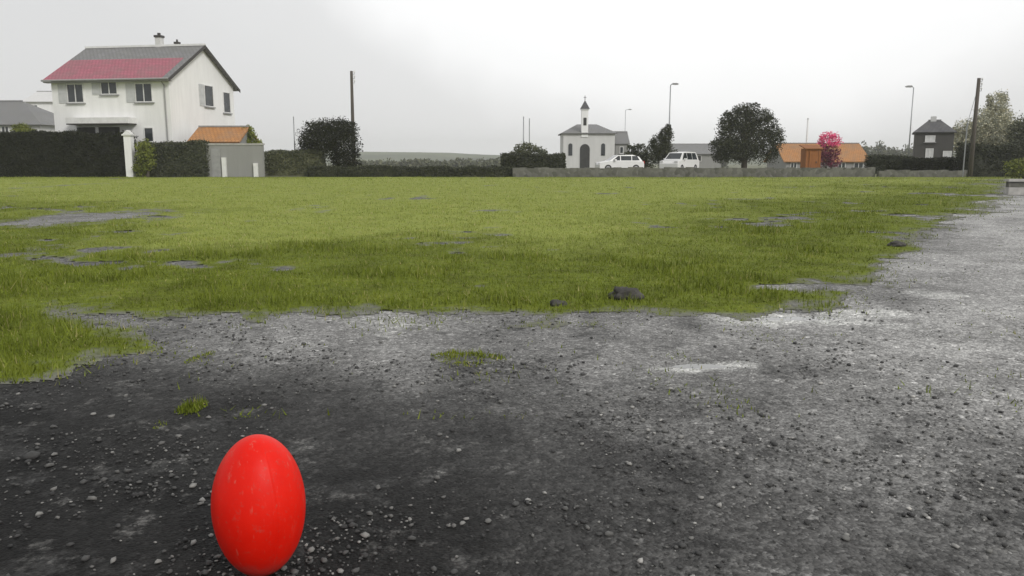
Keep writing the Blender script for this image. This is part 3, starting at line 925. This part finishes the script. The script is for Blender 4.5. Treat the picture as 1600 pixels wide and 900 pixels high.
for (p0, p1, yt, yb, sh) in ((320, 334, 132, 166, 'l'), (349, 360, 143, 176, '')):
    t0, t1 = fx(p0, 5.5, True), fx(p1, 5.5, True)
    window(hs, t0, t1, fz(yb, t0, True), fz(yt, t0, True), True, 0, True, sh)
# balcony slab over a recessed garage front, dark openings beneath
t0, t1 = fx(118, 4), fx(214, 4)
z0, z1 = fz(194, t0), fz(185, t0)
bal = MB().box(t0, t1, -1.1, -0.004, z0, z1).build('balcony_slab', M['pale_trim'], hs, bevel=0.02)
MB().box(t0 + .02, t1 - .02, -1.08, -0.005, z0 - 0.09, z0 - 0.003).build('slab_edge_trim', M['dark_trim'], bal)
for (p0, p1) in ((122, 150), (156, 188)):
    a0, a1 = fx(p0, 3), fx(p1, 3)
    d = MB().box(a0, a1, -0.06, -0.003, 0.0, z0 - 0.25)
    for k in range(4):
        zz = 0.3 + k * (z0 - 0.7) / 4
        d.box(a0 + 0.05, a1 - 0.05, -0.075, -0.06, zz, zz + 0.45)
    d.build('garage_door', M['dark_room'], hs)
a0, a1 = fx(226, 3), fx(241, 3)
window(hs, a0, a1, fz(222, a0), fz(199, a0), False, 0)

# gate pillar (white) in the hedge gap, with its cap
gp = thing('gate_pillar', 'white gate pillar standing in the gap between the two hedges', 'gate pillar', (XX(204, 1, 62.0), 62.0, 0))
MB().box(-0.27, 0.27, -0.27, 0.27, -0.1, Z(212, 62)).build('shaft', M['white_wall'], gp, bevel=0.02)
zc = Z(212, 62)
MB().box(-0.36, 0.36, -0.36, 0.36, zc, zc + 0.12).prism([(-0.3, zc + .12), (0.3, zc + .12), (0, zc + 0.42)], -0.3, 0.3, 'y').build('cap', M['pale_trim'], gp)

# neighbours at the far left
def simple_house(name, label, px0, px1, yeave, yridge, Y, depth, wallm, roofm, base, hip=0.0, wins=(), ovh=0.4, cat='house', door=None, trim=None):
    ze, zr = Z(yeave, Y) - base, Z(yridge, Y + depth / 2) - base
    x0, x1 = XX(px0, ze, Y), XX(px1, ze, Y)
    L = x1 - x0
    t = thing(name, label, cat, (x0, Y, base))
    if hip > 0:
        MB().box(0, L, 0, depth, -0.6, ze).build('wall', wallm, t)
    else:
        MB().prism([(0, -0.6), (depth, -0.6), (depth, ze), (depth / 2, zr - 0.1), (0, ze)], 0, L, 'x').build('wall', wallm, t)
    s = (zr - ze) / (depth / 2)
    h = hip
    A, B = (-ovh, -ovh, ze - s * ovh * 0.6 + .02), (L + ovh, -ovh, ze - s * ovh * 0.6 + .02)
    C, D = (L - h + (ovh if h == 0 else 0), depth / 2, zr), (h - (ovh if h == 0 else 0), depth / 2, zr)
    E, Fp = (L + ovh, depth + ovh, A[2]), (-ovh, depth + ovh, A[2])
    mb = MB().slab([A, B, C, D], 0.12).slab([E, Fp, D, C], 0.12)
    if h > 0:
        for tri in ((B, E, C), (Fp, A, D)):
            le = (Vector(tri[1]) - Vector(tri[0])).length
            mb.face(tri, [(0, 0), (le, 0), (le / 2, le * 0.6)])
    rf = mb.build('roof', roofm, t)
    MB().box(D[0], C[0], depth / 2 - .1, depth / 2 + .1, zr - 0.02, zr + 0.09).build('ridge_cap', trim or M['grey_trim'], rf)
    for (a, b_, ya, yb) in wins:
        window(t, XX(a, 2, Y) - x0, XX(b_, 2, Y) - x0, Z(yb, Y) - base, Z(ya, Y) - base, False, 1 if (b_ - a) > 9 else 0)
    if door:
        a, b_, ya = door
        d = MB().box(XX(a, 1, Y) - x0, XX(b_, 1, Y) - x0, -0.05, -0.003, 0, Z(ya, Y) - base).build('door', M['dark_room'], t)
        xa = XX(a, 1, Y) - x0
        MB().box(xa + 0.1, xa + 0.16, -0.12, -0.05, 1.0, 1.15).build('handle', M['galv'], d)
    return t
t = simple_house('hipped_house', 'grey hip-roofed house at the left edge behind the black hedge', -130, 62, 193, 158, 80, 9, M['pale_wall'], M['slate'], -0.1, hip=4.2, wins=[(6, 18, 197, 212)])
simple_house('pale_house', 'pale distant house showing between the left-edge roof and the white house', 38, 92, 158, 143, 125, 8, M['white_wall'], M['pale_wall'], -1.5, wins=[(60, 66, 164, 174)])
# orange-roofed outbuilding beside the white house and the grey garden wall
ob = simple_house('outbuilding', 'low outbuilding with an orange tiled roof against the white gable', 296, 372, 221, 198, 63.3, 5.0, M['grey_wall'], M['terracotta'], 0.2, wins=[(330, 342, 226, 240)], ovh=0.15)
gw = thing('garden_wall', 'grey rendered garden wall with two pale posts below the orange roof', 'wall', (XX(322, 1, 62.4), 62.4, 0))
zt = Z(224, 62.4); Lw = XX(412, 1, 62.4) - XX(322, 1, 62.4)
MB().box(0, Lw, 0, 0.25, -0.2, zt - 0.12).build('wall_panel', M['grey_wall'], gw)
MB().box(-0.05, Lw + .05, -0.05, 0.3, zt - 0.12, zt).build('coping', M['concrete'], gw, bevel=0.02)
for px in (351, 400):
    xx = XX(px, 1, 62.4) - XX(322, 1, 62.4)
    p = MB().box(xx - 0.16, xx + 0.16, -0.2, -0.003, -0.1, Z(246 if px == 351 else 255, 62.4)).build('post', M['pale_trim'], gw, bevel=0.02)
xx = XX(338, 1, 62.4) - XX(322, 1, 62.4)
MB().box(xx - 0.35, xx + 0.35, -0.05, -0.003, 0, zt - 0.4).build('gate', M['grey_trim'], gw)

# long low stone wall at the far edge of the field
def stone_wall(label, px0, px1, ytop, Y):
    z1 = Z(ytop, Y); x0, x1 = XX(px0, z1, Y), XX(px1, z1, Y)
    mb = MB()
    n = int((x1 - x0) / 0.55)
    for k in range(n):
        a, b_ = x0 + (x1 - x0) * k / n, x0 + (x1 - x0) * (k + 1) / n
        mb.box(a - x0 - (0.01 if k % 2 else 0), b_ - x0, -0.2 - random.random() * .04 - 0.002 * (k % 3), 0.2 + random.random() * .04, -0.2, z1 + random.uniform(-.06, .05))
    o = mb.build('stone_wall', M['stone'])
    o.location = (x0, Y, 0)
    tag(o, label, 'wall')
stone_wall('long low grey stone wall in front of the chapel and white cars', 801, 1366, 262, 62.3)
stone_wall('short low grey stone wall before the dark house on the right', 1372, 1516, 266, 61.9)

# ------------------------------------------------------------------ chapel
YCH = 104.0
bz = terrain(YCH) - 0.1
ch = thing('chapel', 'small pale chapel with a dark door and a slim belfry with a pointed cap', 'chapel', (XX(913, 1, YCH), YCH, bz))
ck = (YCH * CP) / F
ze, zr = Z(208, YCH) - bz, Z(194, YCH + 3) - bz
x0, x1 = -33 * ck, 47 * ck
MB().box(x0, x1, 0, 7, -0.5, ze).build('wall', M['pale_wall'], ch)
A, B, C, D = (x0 - .3, -.3, ze), (x1 + .3, -.3, ze), (x1 - 2.0, 3.5, zr), (x0 + 2.0, 3.5, zr)
E, Fp = (x1 + .3, 7.3, ze), (x0 - .3, 7.3, ze)
mb = MB().slab([A, B, C, D], 0.12).slab([E, Fp, D, C], 0.12)
mb.face((B, E, C)); mb.face((Fp, A, D))
mb.build('roof', M['slate'], ch)
zb = Z(170, YCH) - bz
bt = MB().box(-0.42, 0.42, -0.1, 0.74, ze - 0.5, zb).build('belfry', M['white_wall'], ch)
MB().box(-0.52, 0.52, -0.2, 0.84, zb - 0.12, zb - 0.002).build('belfry_cornice', M['pale_trim'], bt)
MB().box(-0.2, 0.2, -0.13, -0.103, Z(196, YCH) - bz, Z(184, YCH) - bz).build('bell_opening', M['dark_room'], bt)
zc = Z(156, YCH) - bz
mb = MB()
for q in range(4):
    cs = [(-.58, -.26), (.58, -.26), (.58, .9), (-.58, .9)]
    p, r = cs[q], cs[(q + 1) % 4]
    mb.face([(p[0], p[1], zb), (r[0], r[1], zb), (0, .32, zc)])
mb.face([(-.58, -.26, zb), (-.58, .9, zb), (.58, .9, zb), (.58, -.26, zb)])
cap = mb.build('cap', M['dark_slate'], bt)
MB().tube([(0, .32, zc - .1), (0, .32, zc + .55)], 0.04, 6).box(-.18, .18, .29, .35, zc + .28, zc + .34).build('cross', M['dark_trim'], cap)
def arch(w, z0, z1, xo, name, mat, d=0.06):
    prof = [(xo - w / 2, z0), (xo + w / 2, z0)] + [(xo + w / 2 * math.cos(a), z1 - w / 2 + w / 2 * math.sin(a)) for a in np.linspace(0, math.pi, 10)]
    return MB().prism([(p[0], p[1]) for p in prof], -d, -0.003, 'y').build(name, mat, ch)
dr = arch(1.25, 0, Z(225, YCH) - bz, 0.05, 'door', M['dark_room'])
for px in (891, 942):
    arch(0.5, Z(243, YCH) - bz, Z(224, YCH) - bz, (px - 913) * ck, 'window', M['glass'])
MB().box(x0 - 0.02, x1 + 0.02, -0.05, -0.004, -0.3, 0.5).build('plinth', M['grey_wall'], ch)
simple_house('annex', 'low grey lean-to building against the right side of the chapel', 962, 982, 224, 206, 106, 5, M['grey_wall'], M['slate'], terrain(106) - 0.1, wins=[(968, 974, 229, 240)], ovh=0.2, cat='annex')
simple_house('long_barn', 'long grey low barn behind the small pointed tree', 1052, 1128, 240, 225, 150, 10, M['grey_wall'], M['slate'], terrain(150) - 0.2, wins=[(1088, 1096, 243, 252)], cat='barn')

# bungalow with terracotta roof
bg = simple_house('bungalow', 'low bungalow with a wide brown-orange tiled roof right of the broad tree', 1229, 1357, 251, 224, 108, 8, M['grey_wall'], M['terracotta'], terrain(108) - 0.1, wins=[(1236, 1246, 254, 263), (1335, 1350, 254, 263), (1310, 1322, 254, 263)])
# brown timber notice board in front
nb = thing('timber_hut', 'narrow brown boarded timber hut behind the low stone wall', 'hut', (XX(1266, 1, 63.2), 63.2, 0.2))
zt = Z(226, 63.2) - 0.2
w = 0.58
m = MB()
for k in range(6):
    a = -w + k * 2 * w / 6
    m.box(a + 0.006, a + 2 * w / 6 - 0.006, -w - (0.012 if k % 2 else 0), w, -0.2, zt - 0.3)
m.build('boarding', M['brown_wood'], nb)
MB().slab([(-w - .12, -w - .15, zt - 0.3), (w + .12, -w - .15, zt - 0.3), (w + .12, w + .12, zt), (-w - .12, w + .12, zt)], 0.07).build('roof', M['brown_wood'], nb)
d = MB().box(-0.32, 0.32, -w - 0.05, -w - 0.015, 0.05, 1.75).build('door', M['brown_wood'], nb)
MB().box(0.2, 0.25, -w - 0.1, -w - 0.05, 0.85, 1.0).build('handle', M['dark_trim'], d)

# dark house on the right
dh = simple_house('dark_house', 'dark boarded house with pale windows between the street lamp and big pole', 1430, 1484, 206, 189, 78, 4.2, M['dark_wall'], M['dark_slate'], 0.15, hip=1.1, ovh=0.2,
                  wins=[(1442, 1456, 212, 222), (1444, 1455, 232, 249), (1468, 1480, 236, 248)])
dh.rotation_euler = (0, 0, -0.44)                      # its front is turned to the field
for o in dh.children:
    if o.name.startswith('window'):
        for c_ in o.children:
            if c_.name.startswith('pane'):
                c_.data.materials.clear(); c_.data.materials.append(M['lamp_clear'])
MB().box(1.3, 1.8, 1.9, 2.35, Z(198, 80), Z(185, 80)).build('chimney', M['pale_wall'], dh)

# ------------------------------------------------------------------ poles
def utility_pole(label, px, ytop, Y, r, base=0.0, arm=True, guy=False):
    x = XX(px, 3, Y); H = Z(ytop, Y) - base
    t = thing('utility_pole', label, 'utility pole', (x, Y, base))
    MB().tube([(0, 0, -0.5), (0.0, 0, H * 0.5), (0.02, 0, H)], [r * 1.25, r, r * 0.8], 10).build('pole', M['wood'], t, smooth=True)
    if arm:
        for k, zz in enumerate((H - 0.25, H - 0.6, H - 0.95)):
            br = MB().tube([(0, 0, zz), (0.26, -0.02, zz), (0.26, -0.02, zz + 0.16)], 0.025, 6).build('bracket', M['galv'], t)
            MB().tube([(0.26, -0.02, zz + 0.14), (0.26, -0.02, zz + 0.19), (0.26, -0.02, zz + 0.27)], [0.06, 0.075, 0.04], 8).build('insulator', M['pale_trim'], br)
    if guy:
        MB().tube([(-0.5, 0.1, -0.3), (-0.5, 0.1, H * 0.55)], 0.05, 8).tube([(-0.5, 0.1, H * 0.55), (0, 0, H * 0.9)], 0.02, 6).build('stay', M['galv'], t)
    return t
utility_pole('dark wooden utility pole rising behind the dark round tree', 552, 111, 67, 0.14, 0.25)
utility_pole('tall dark wooden utility pole with a pale stay beside the road hedge', 1521, 122, 61.6, 0.15, 0.0, guy=True)

def street_lamp(label, px, ytop, Y, base, r=0.05, armlen=0.8, head=True, ang=0.0, mat='galv'):
    x = XX(px, 3, Y); H = Z(ytop, Y) - base
    t = thing('street_lamp' if head else 'thin_mast', label, 'street lamp' if head else 'mast', (x, Y, base), ang)
    MB().tube([(0, 0, -0.3), (0, 0, H * 0.5), (0, 0, H)], [r * 1.3, r, r * 0.7], 8).build('pole', M[mat], t, smooth=True)
    if head:
        a = MB().tube([(0, 0, H - 0.05), (armlen * 0.5, 0, H + 0.1), (armlen, 0, H + 0.12)], [r * 0.7, r * 0.6, r * 0.6], 7).build('arm', M[mat], t)
        hd = MB().prism([(armlen - 0.1, H + 0.05), (armlen + 0.5, H + 0.06), (armlen + 0.55, H + 0.12), (armlen + 0.35, H + 0.2), (armlen - 0.05, H + 0.2)], -0.12, 0.12, 'y').build('lamp_head', M['grey_trim'], a)
        MB().box(armlen, armlen + 0.45, -0.09, 0.09, H + 0.02, H + 0.047).build('lens', M['lamp_clear'], hd)
    else:
        MB().tube([(0, 0, H), (0, 0, H + 0.12)], [r, r * 0.3], 8).build('finial', M['grey_trim'], t)
    return t
street_lamp('thin pale mast left of the dark round tree', 460, 184, 66, 0.25, 0.055, head=False)
mk = street_lamp('pair of slim posts left of the chapel', 818, 184, 72, 0.25, 0.06, head=False)
MB().tube([(0.52, 0, -0.3), (0.52, 0, Z(185, 72) - 0.25)], 0.04, 8).build('second_post', M['galv'], mk)
street_lamp('tall street lamp rising behind the small pointed tree', 1045, 133, 80, 0.25, 0.07, 0.25)
street_lamp('faint distant street lamp right of the chapel', 976, 172, 150, -2.0, 0.06, 0.6)
street_lamp('tall street lamp left of the dark house', 1421, 137, 78, 0.25, 0.06, 0.25, ang=math.pi)
street_lamp('pale short mast behind the brown bungalow roof', 1260, 186, 118, -1.5, 0.16, head=False, mat='pale_trim')

# ------------------------------------------------------------------ white cars
def car(label, px, Y, base, rz, kind):
    t = thing('parked_car', label, 'car', (XX(px, 1, Y), Y, base), rz)
    if kind == 'hatch':
        L, W, H, belt = 4.0, 1.7, 1.48, 0.92
        side = [(-2.0, .28), (-2.02, .62), (-1.92, .80), (-1.05, .95), (1.2, 0.95), (1.95, .88), (2.0, .60), (1.97, .28)]
        green = [(-1.12, .945), (-0.35, 1.42), (0.95, 1.46), (1.55, 1.30), (1.85, .90)]
    else:
        L, W, H, belt = 4.3, 1.8, 1.75, 1.0
        side = [(-2.15, .30), (-2.17, .70), (-2.0, .95), (-1.35, 1.05), (1.9, 1.05), (2.13, 1.0), (2.15, .60), (2.12, .30)]
        green = [(-1.42, 1.045), (-0.75, 1.66), (0.3, 1.74), (1.75, 1.70), (2.0, 1.4), (2.12, 1.0)]
    hw = W / 2
    mb = MB()
    # lower body: sections across the width give rounded flanks
    def shell(mb, prof, widths):
        A = [[(p[0], -w * (1 if p[1] < belt + .1 else 1), p[1]) for p in prof] for w in widths]
        return A
    xs_ = [(-hw, 0.06), (-hw + 0.08, 0.0), (hw - 0.08, 0.0), (hw, 0.06)]
    rows = []
    for (yy, ins) in xs_:
        cx, cz = 0, 0.65
        rows.append([(p[0] * (1 - ins * 0.25), yy, cz + (p[1] - cz) * (1 - ins * 0.9)) for p in side])
    n = len(side)
    for a, b_ in zip(rows[:-1], rows[1:]):
        for i in range(n):
            j = (i + 1) % n
            mb.face([a[i], a[j], b_[j], b_[i]])
    mb.face(rows[0]); mb.face(rows[-1][::-1])
    # cabin with tumblehome
    def cab(p, s):
        k = (p[1] - belt) / (H - belt)
        return (p[0], s * (hw - 0.08 - 0.17 * max(0, k)), p[1])
    Lf, Rf = [cab(p, -1) for p in green], [cab(p, 1) for p in green]
    mb.face(Lf); mb.face(Rf[::-1])
    for i in range(len(green) - 1):
        mb.face([Lf[i + 1], Lf[i], Rf[i], Rf[i + 1]])
    mb.build('body', M['car_white'], t, bevel=0.03)
    # side windows, windscreen, rear window, set proud of the cabin
    def lerp2(a, b_, f): return tuple(a[i] + (b_[i] - a[i]) * f for i in range(3))
    zlo, zhi = belt + 0.06, H - 0.12
    x0, x1 = green[0][0] + 0.30, green[-1][0] - 0.25
    for s in (-1, 1):
        segs = [(x0, -0.15, 0.42), (-0.08, 0.85, 0.0), (0.92, x1, 0.0)]
        for q, (a, b_, cut) in enumerate(segs):
            pts2 = [(a, zlo), (b_, zlo), (b_ - (0.22 if q == 2 else 0), zhi), (a + (0.5 if q == 0 else 0), zhi)]
            P4 = [(x, s * (hw - 0.08 - 0.17 * max(0, (z - belt) / (H - belt)) + 0.008), z) for x, z in pts2]
            P5 = [(x, y_ - s * 0.015, z) for x, y_, z in P4]
            m2 = MB(); m2.face(P4 if s < 0 else P4[::-1]); m2.face(P5[::-1] if s < 0 else P5)
            for i in range(4): m2.face([P4[i], P4[(i + 1) % 4], P5[(i + 1) % 4], P5[i]])
            m2.build('side_window', M['glass'], t)
    for nm, i0, i1 in (('windscreen', 0, 1), ('rear_window', len(green) - 1, len(green) - 2)):
        a, b_ = Lf[i0], Lf[i1]; c_, d_ = Rf[i1], Rf[i0]
        nrm = Vector(((-1 if i0 == 0 else 1) * 0.010, 0, 0.007))
        q4 = [lerp2(lerp2(a, b_, f), lerp2(d_, c_, f), g_) for f, g_ in ((0.1, .06), (0.1, .94), (.92, .94), (.92, .06))]
        q4 = [tuple(Vector(p) + nrm) for p in q4]
        q5 = [tuple(Vector(p) - nrm * 1.5) for p in q4]
        m2 = MB(); m2.face(q4); m2.face(q5[::-1])
        for i in range(4): m2.face([q4[i], q4[(i + 1) % 4], q5[(i + 1) % 4], q5[i]])
        m2.build(nm, M['glass'], t)
    for sx in (-L * 0.31, L * 0.31):
        for s in (-1, 1):
            y0, y1 = s * (hw - 0.2), s * (hw + 0.012)
            wl = MB().tube([(sx, y0, 0.31), (sx, y1, 0.31)], 0.31, 20).build('wheel', M['rubber'], t)
            MB().tube([(sx, y1, 0.31), (sx, y1 + s * 0.012, 0.31)], [0.2, 0.18], 16).build('rim', M['rim'], wl)
    for s in (-1, 1):
        e = side[2]
        MB().box(-L / 2 - 0.012, -L / 2 + 0.16, s * hw * 0.78 - 0.16, s * hw * 0.78 + 0.16, e[1] - 0.16, e[1] - 0.02).build('headlight', M['lamp_clear'], t, bevel=0.02)
        MB().box(L / 2 - 0.12, L / 2 + 0.012, s * hw * 0.84 - 0.1, s * hw * 0.84 + 0.1, belt - 0.22, belt).build('tail_light', M['lamp_red'], t, bevel=0.02)
        MB().box(green[0][0] + 0.42, green[0][0] + 0.58, s * (hw + 0.0) - 0.001 if s > 0 else -hw - 0.2, hw + 0.2 if s > 0 else -hw + 0.001, belt + 0.04, belt + 0.17).build('door_mirror', M['car_white'], t, bevel=0.02)
    MB().box(-L / 2 - 0.02, -L / 2 + 0.1, -0.26, 0.26, .42, .53).build('number_plate', M['pale_trim'], t)
    MB().box(-L * 0.42, L * 0.42, -hw + 0.03, -hw + 0.06, 0.24, 0.3).box(-L * 0.42, L * 0.42, hw - 0.06, hw - 0.03, 0.24, 0.3).build('sill_trim', M['dark_trim'], t)
    return t
car('low white hatchback parked behind the stone wall left of the small pointed tree', 968, 70.5, 0.28, math.radians(8), 'hatch')
car('taller white car parked behind the stone wall right of the small pointed tree', 1062, 72, 0.28, math.radians(52), 'mpv')

# ------------------------------------------------------------------ low wall, verge and mound at the right edge, stone clods
rw = thing('roadside_wall', 'low grey block wall with pale coping at the right edge of the road', 'wall', (XX(1577, 0.4, 31), 31, 0), math.radians(-4))
MB().box(0, 7, 0, 0.3, -0.2, 0.28).build('footing', M['concrete'], rw, bevel=0.02)
MB().box(0.02, 6.98, 0.05, 0.27, 0.283, 0.5).build('block_course', M['stone'], rw)
MB().box(-0.04, 7.04, -0.02, 0.33, 0.503, 0.6).build('coping', M['concrete'], rw, bevel=0.015)
shrub('verge_bush', 'olive scrubby bush at the right edge above the roadside wall', 50, [(1592, 264, 18, 14), (1622, 262, 24, 16), (1650, 266, 24, 16)], M['leaf_olive'], 4200, 0.07, 0.0)

def clod(label, px, py, rx, rz_, seed):
    c = G(px, py)
    iv, jf = ico()
    import bmesh
    bm = bmesh.new()
    bmesh.ops.create_icosphere(bm, subdivisions=4, radius=1)
    for v in bm.verts:
        k = 1 + 0.35 * mnoise.noise(v.co * 1.6 + Vector((seed, 0, 0))) + 0.14 * mnoise.noise(v.co * 5 + Vector((0, seed, 0)))
        v.co = Vector((v.co.x * rx * k, v.co.y * rx * 0.8 * k, v.co.z * rz_ * k))
    me = bpy.data.meshes.new('earth_clod'); bm.to_mesh(me); bm.free()
    me.polygons.foreach_set('use_smooth', [True] * len(me.polygons))
    me.materials.append(M['clod'])
    o = bpy.data.objects.new('earth_clod', me); COL.objects.link(o)
    o.location = (c[0], c[1], float(relief(c[0], c[1])) + rz_ * 0.4)
    tag(o, label, 'clod')
M['clod'] = simple('dark_earth', (0.065, 0.062, 0.056), 0.95, 0.5, 9, 0.02)
clod('large dark lump of earth at the grass edge right of centre', 977, 468, 0.15, 0.09, 2.0)
clod('smaller dark lump of earth at the grass edge left of the large one', 872, 478, 0.09, 0.04, 9.0)
clod('dark stone at the kink of the grass edge by the road', 1401, 384, 0.13, 0.06, 15.0)

# ------------------------------------------------------------------ the red oval ball in front
a_h, b_w = 0.238, 0.148
s_ = (CAM_H - a_h) / math.tan(math.radians(24.35))
bx_, by_ = XX(405, a_h, s_), s_
import bmesh
bm = bmesh.new()
bmesh.ops.create_uvsphere(bm, u_segments=192, v_segments=96, radius=1)
for v in bm.verts:
    z = v.co.z
    k = 1.0 + 0.02 * z if z < 0 else 1.0 - 0.03 * z * z
    k *= 1.0 + 0.014 * mnoise.noise(v.co * 1.4) + (0.012 if abs(v.co.x * 0.8 + v.co.y * 0.6) < 0.02 else 0)
    v.co = Vector((v.co.x * b_w * k, v.co.y * b_w * k, z * a_h))
me = bpy.data.meshes.new('oval_ball'); bm.to_mesh(me); bm.free()
me.polygons.foreach_set('use_smooth', [True] * len(me.polygons))
m_red, nt, b = new_mat('red_rubber')
tc = nt.nodes.new('ShaderNodeTexCoord').outputs['Object']
f = noise(nt, 7, 6, 0.65, tc)
c = ramp(nt, f, [(0.3, (0.70, 0.008, 0.002)), (0.7, (0.78, 0.013, 0.003))])
f2 = noise(nt, 60, 4, 0.7, tc)
c = mixc(nt, ramp(nt, f2, [(0.56, (0,) * 3), (0.74, (0.35,) * 3)]), c, (0.25, 0.12, 0.09))
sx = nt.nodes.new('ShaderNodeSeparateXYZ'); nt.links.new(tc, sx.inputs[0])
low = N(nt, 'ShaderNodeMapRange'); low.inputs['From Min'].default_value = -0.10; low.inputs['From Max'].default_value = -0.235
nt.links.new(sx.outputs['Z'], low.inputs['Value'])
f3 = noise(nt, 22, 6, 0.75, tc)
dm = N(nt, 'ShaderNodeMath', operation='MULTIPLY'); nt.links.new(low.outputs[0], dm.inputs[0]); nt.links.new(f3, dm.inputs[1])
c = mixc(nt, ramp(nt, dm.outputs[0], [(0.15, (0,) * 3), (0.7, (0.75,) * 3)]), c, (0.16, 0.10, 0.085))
mpx = N(nt, 'ShaderNodeMapping'); mpx.inputs['Scale'].default_value = (60, 60, 9); mpx.inputs['Rotation'].default_value = (0.5, 0.3, 0)
nt.links.new(tc, mpx.inputs['Vector'])
f4 = noise(nt, 1.0, 3, 0.6, mpx.outputs[0])
c = mixc(nt, ramp(nt, f4, [(0.62, (0,) * 3), (0.72, (0.4,) * 3)]), c, (0.55, 0.16, 0.12))
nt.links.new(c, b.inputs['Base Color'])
nt.links.new(ramp(nt, f, [(0.3, (0.42,) * 3), (0.7, (0.56,) * 3)]), b.inputs['Roughness'])
b.inputs['Specular IOR Level'].default_value = 0.2
bump(nt, b, f2, 0.08, 0.003)
me.materials.append(m_red)
o = bpy.data.objects.new('oval_ball', me); COL.objects.link(o)
o.location = (bx_, by_, a_h + float(relief(bx_, by_)) - 0.006)
tag(o, 'big bright red oval ball standing upright on the dark gravel in front', 'ball')

# ------------------------------------------------------------------ air
mh = bpy.data.materials.new('haze_air'); mh.use_nodes = True
nt = mh.node_tree
nt.nodes.clear()
out = nt.nodes.new('ShaderNodeOutputMaterial')
pv = N(nt, 'ShaderNodeVolumePrincipled')
pv.inputs['Color'].default_value = (0.93, 0.94, 0.95, 1)
pv.inputs['Density'].default_value = 0.0005
pv.inputs['Anisotropy'].default_value = 0.1
nt.links.new(pv.outputs[0], out.inputs['Volume'])
hz = MB().box(-1900, 1900, -70, 1250, -6.0, 30).build('haze', mh)
hz['kind'] = 'stuff'

# ------------------------------------------------------------------ sky and sun
SUN_EL, SUN_AZ = math.radians(34), math.radians(140)     # azimuth clockwise from +Y
w = bpy.data.worlds.new('World'); SC.world = w; w.use_nodes = True
nt = w.node_tree
bg_ = nt.nodes['Background']
sky = nt.nodes.new('ShaderNodeTexSky')
sky.sky_type = 'NISHITA'; sky.sun_disc = False
sky.sun_elevation, sky.sun_rotation = SUN_EL, SUN_AZ
sky.dust_density = 4.0
tc = nt.nodes.new('ShaderNodeTexCoord').outputs['Generated']
sep = nt.nodes.new('ShaderNodeSeparateXYZ'); nt.links.new(tc, sep.inputs[0])
# cloud deck: pale at the horizon, brighter overhead and towards a thin patch up right of centre
dot = N(nt, 'ShaderNodeVectorMath', operation='DOT_PRODUCT')
dv = Vector((0.20, 0.80, 0.62)).normalized()
nt.links.new(tc, dot.inputs[0]); dot.inputs[1].default_value = dv
nz = noise(nt, 4.5, 6, 0.55, tc)
add = N(nt, 'ShaderNodeMath', operation='MULTIPLY_ADD'); nt.links.new(nz, add.inputs[0]); add.inputs[1].default_value = 0.07
nt.links.new(dot.outputs['Value'], add.inputs[2])
K = 10.0   # the sky texture is physically bright; both are scaled down by the strength below
cloud = ramp(nt, add.outputs[0], [(0.0, (0.60,) * 3), (0.74, (0.64,) * 3), (0.83, (0.70,) * 3), (0.872, (0.88,) * 3), (1.0, (1.05,) * 3)])
cs = N(nt, 'ShaderNodeVectorMath', operation='SCALE'); nt.links.new(cloud, cs.inputs[0]); cs.inputs['Scale'].default_value = K
mx = mixc(nt, 0.96, sky.outputs[0], cs.outputs[0])
nt.links.new(mx, bg_.inputs['Color'])
bg_.inputs['Strength'].default_value = 0.1

sd = bpy.data.lights.new('sun', 'SUN'); sd.energy = 1.5; sd.angle = math.radians(14); sd.color = (1.0, 0.97, 0.93)
so = bpy.data.objects.new('sun', sd); COL.objects.link(so)
dirv = Vector((math.sin(SUN_AZ) * math.cos(SUN_EL), math.cos(SUN_AZ) * math.cos(SUN_EL), math.sin(SUN_EL)))
so.rotation_euler = dirv.to_track_quat('Z', 'Y').to_euler()

SC.view_settings.view_transform = 'Standard'
SC.view_settings.look = 'None'
SC.view_settings.exposure = 0.25
SC.view_settings.gamma = 1.0
SC.view_settings.use_curve_mapping = False
SC.render.engine = 'CYCLES'
SC.cycles.use_denoising = True
SC.cycles.max_bounces = 6
SC.cycles.volume_bounces = 1
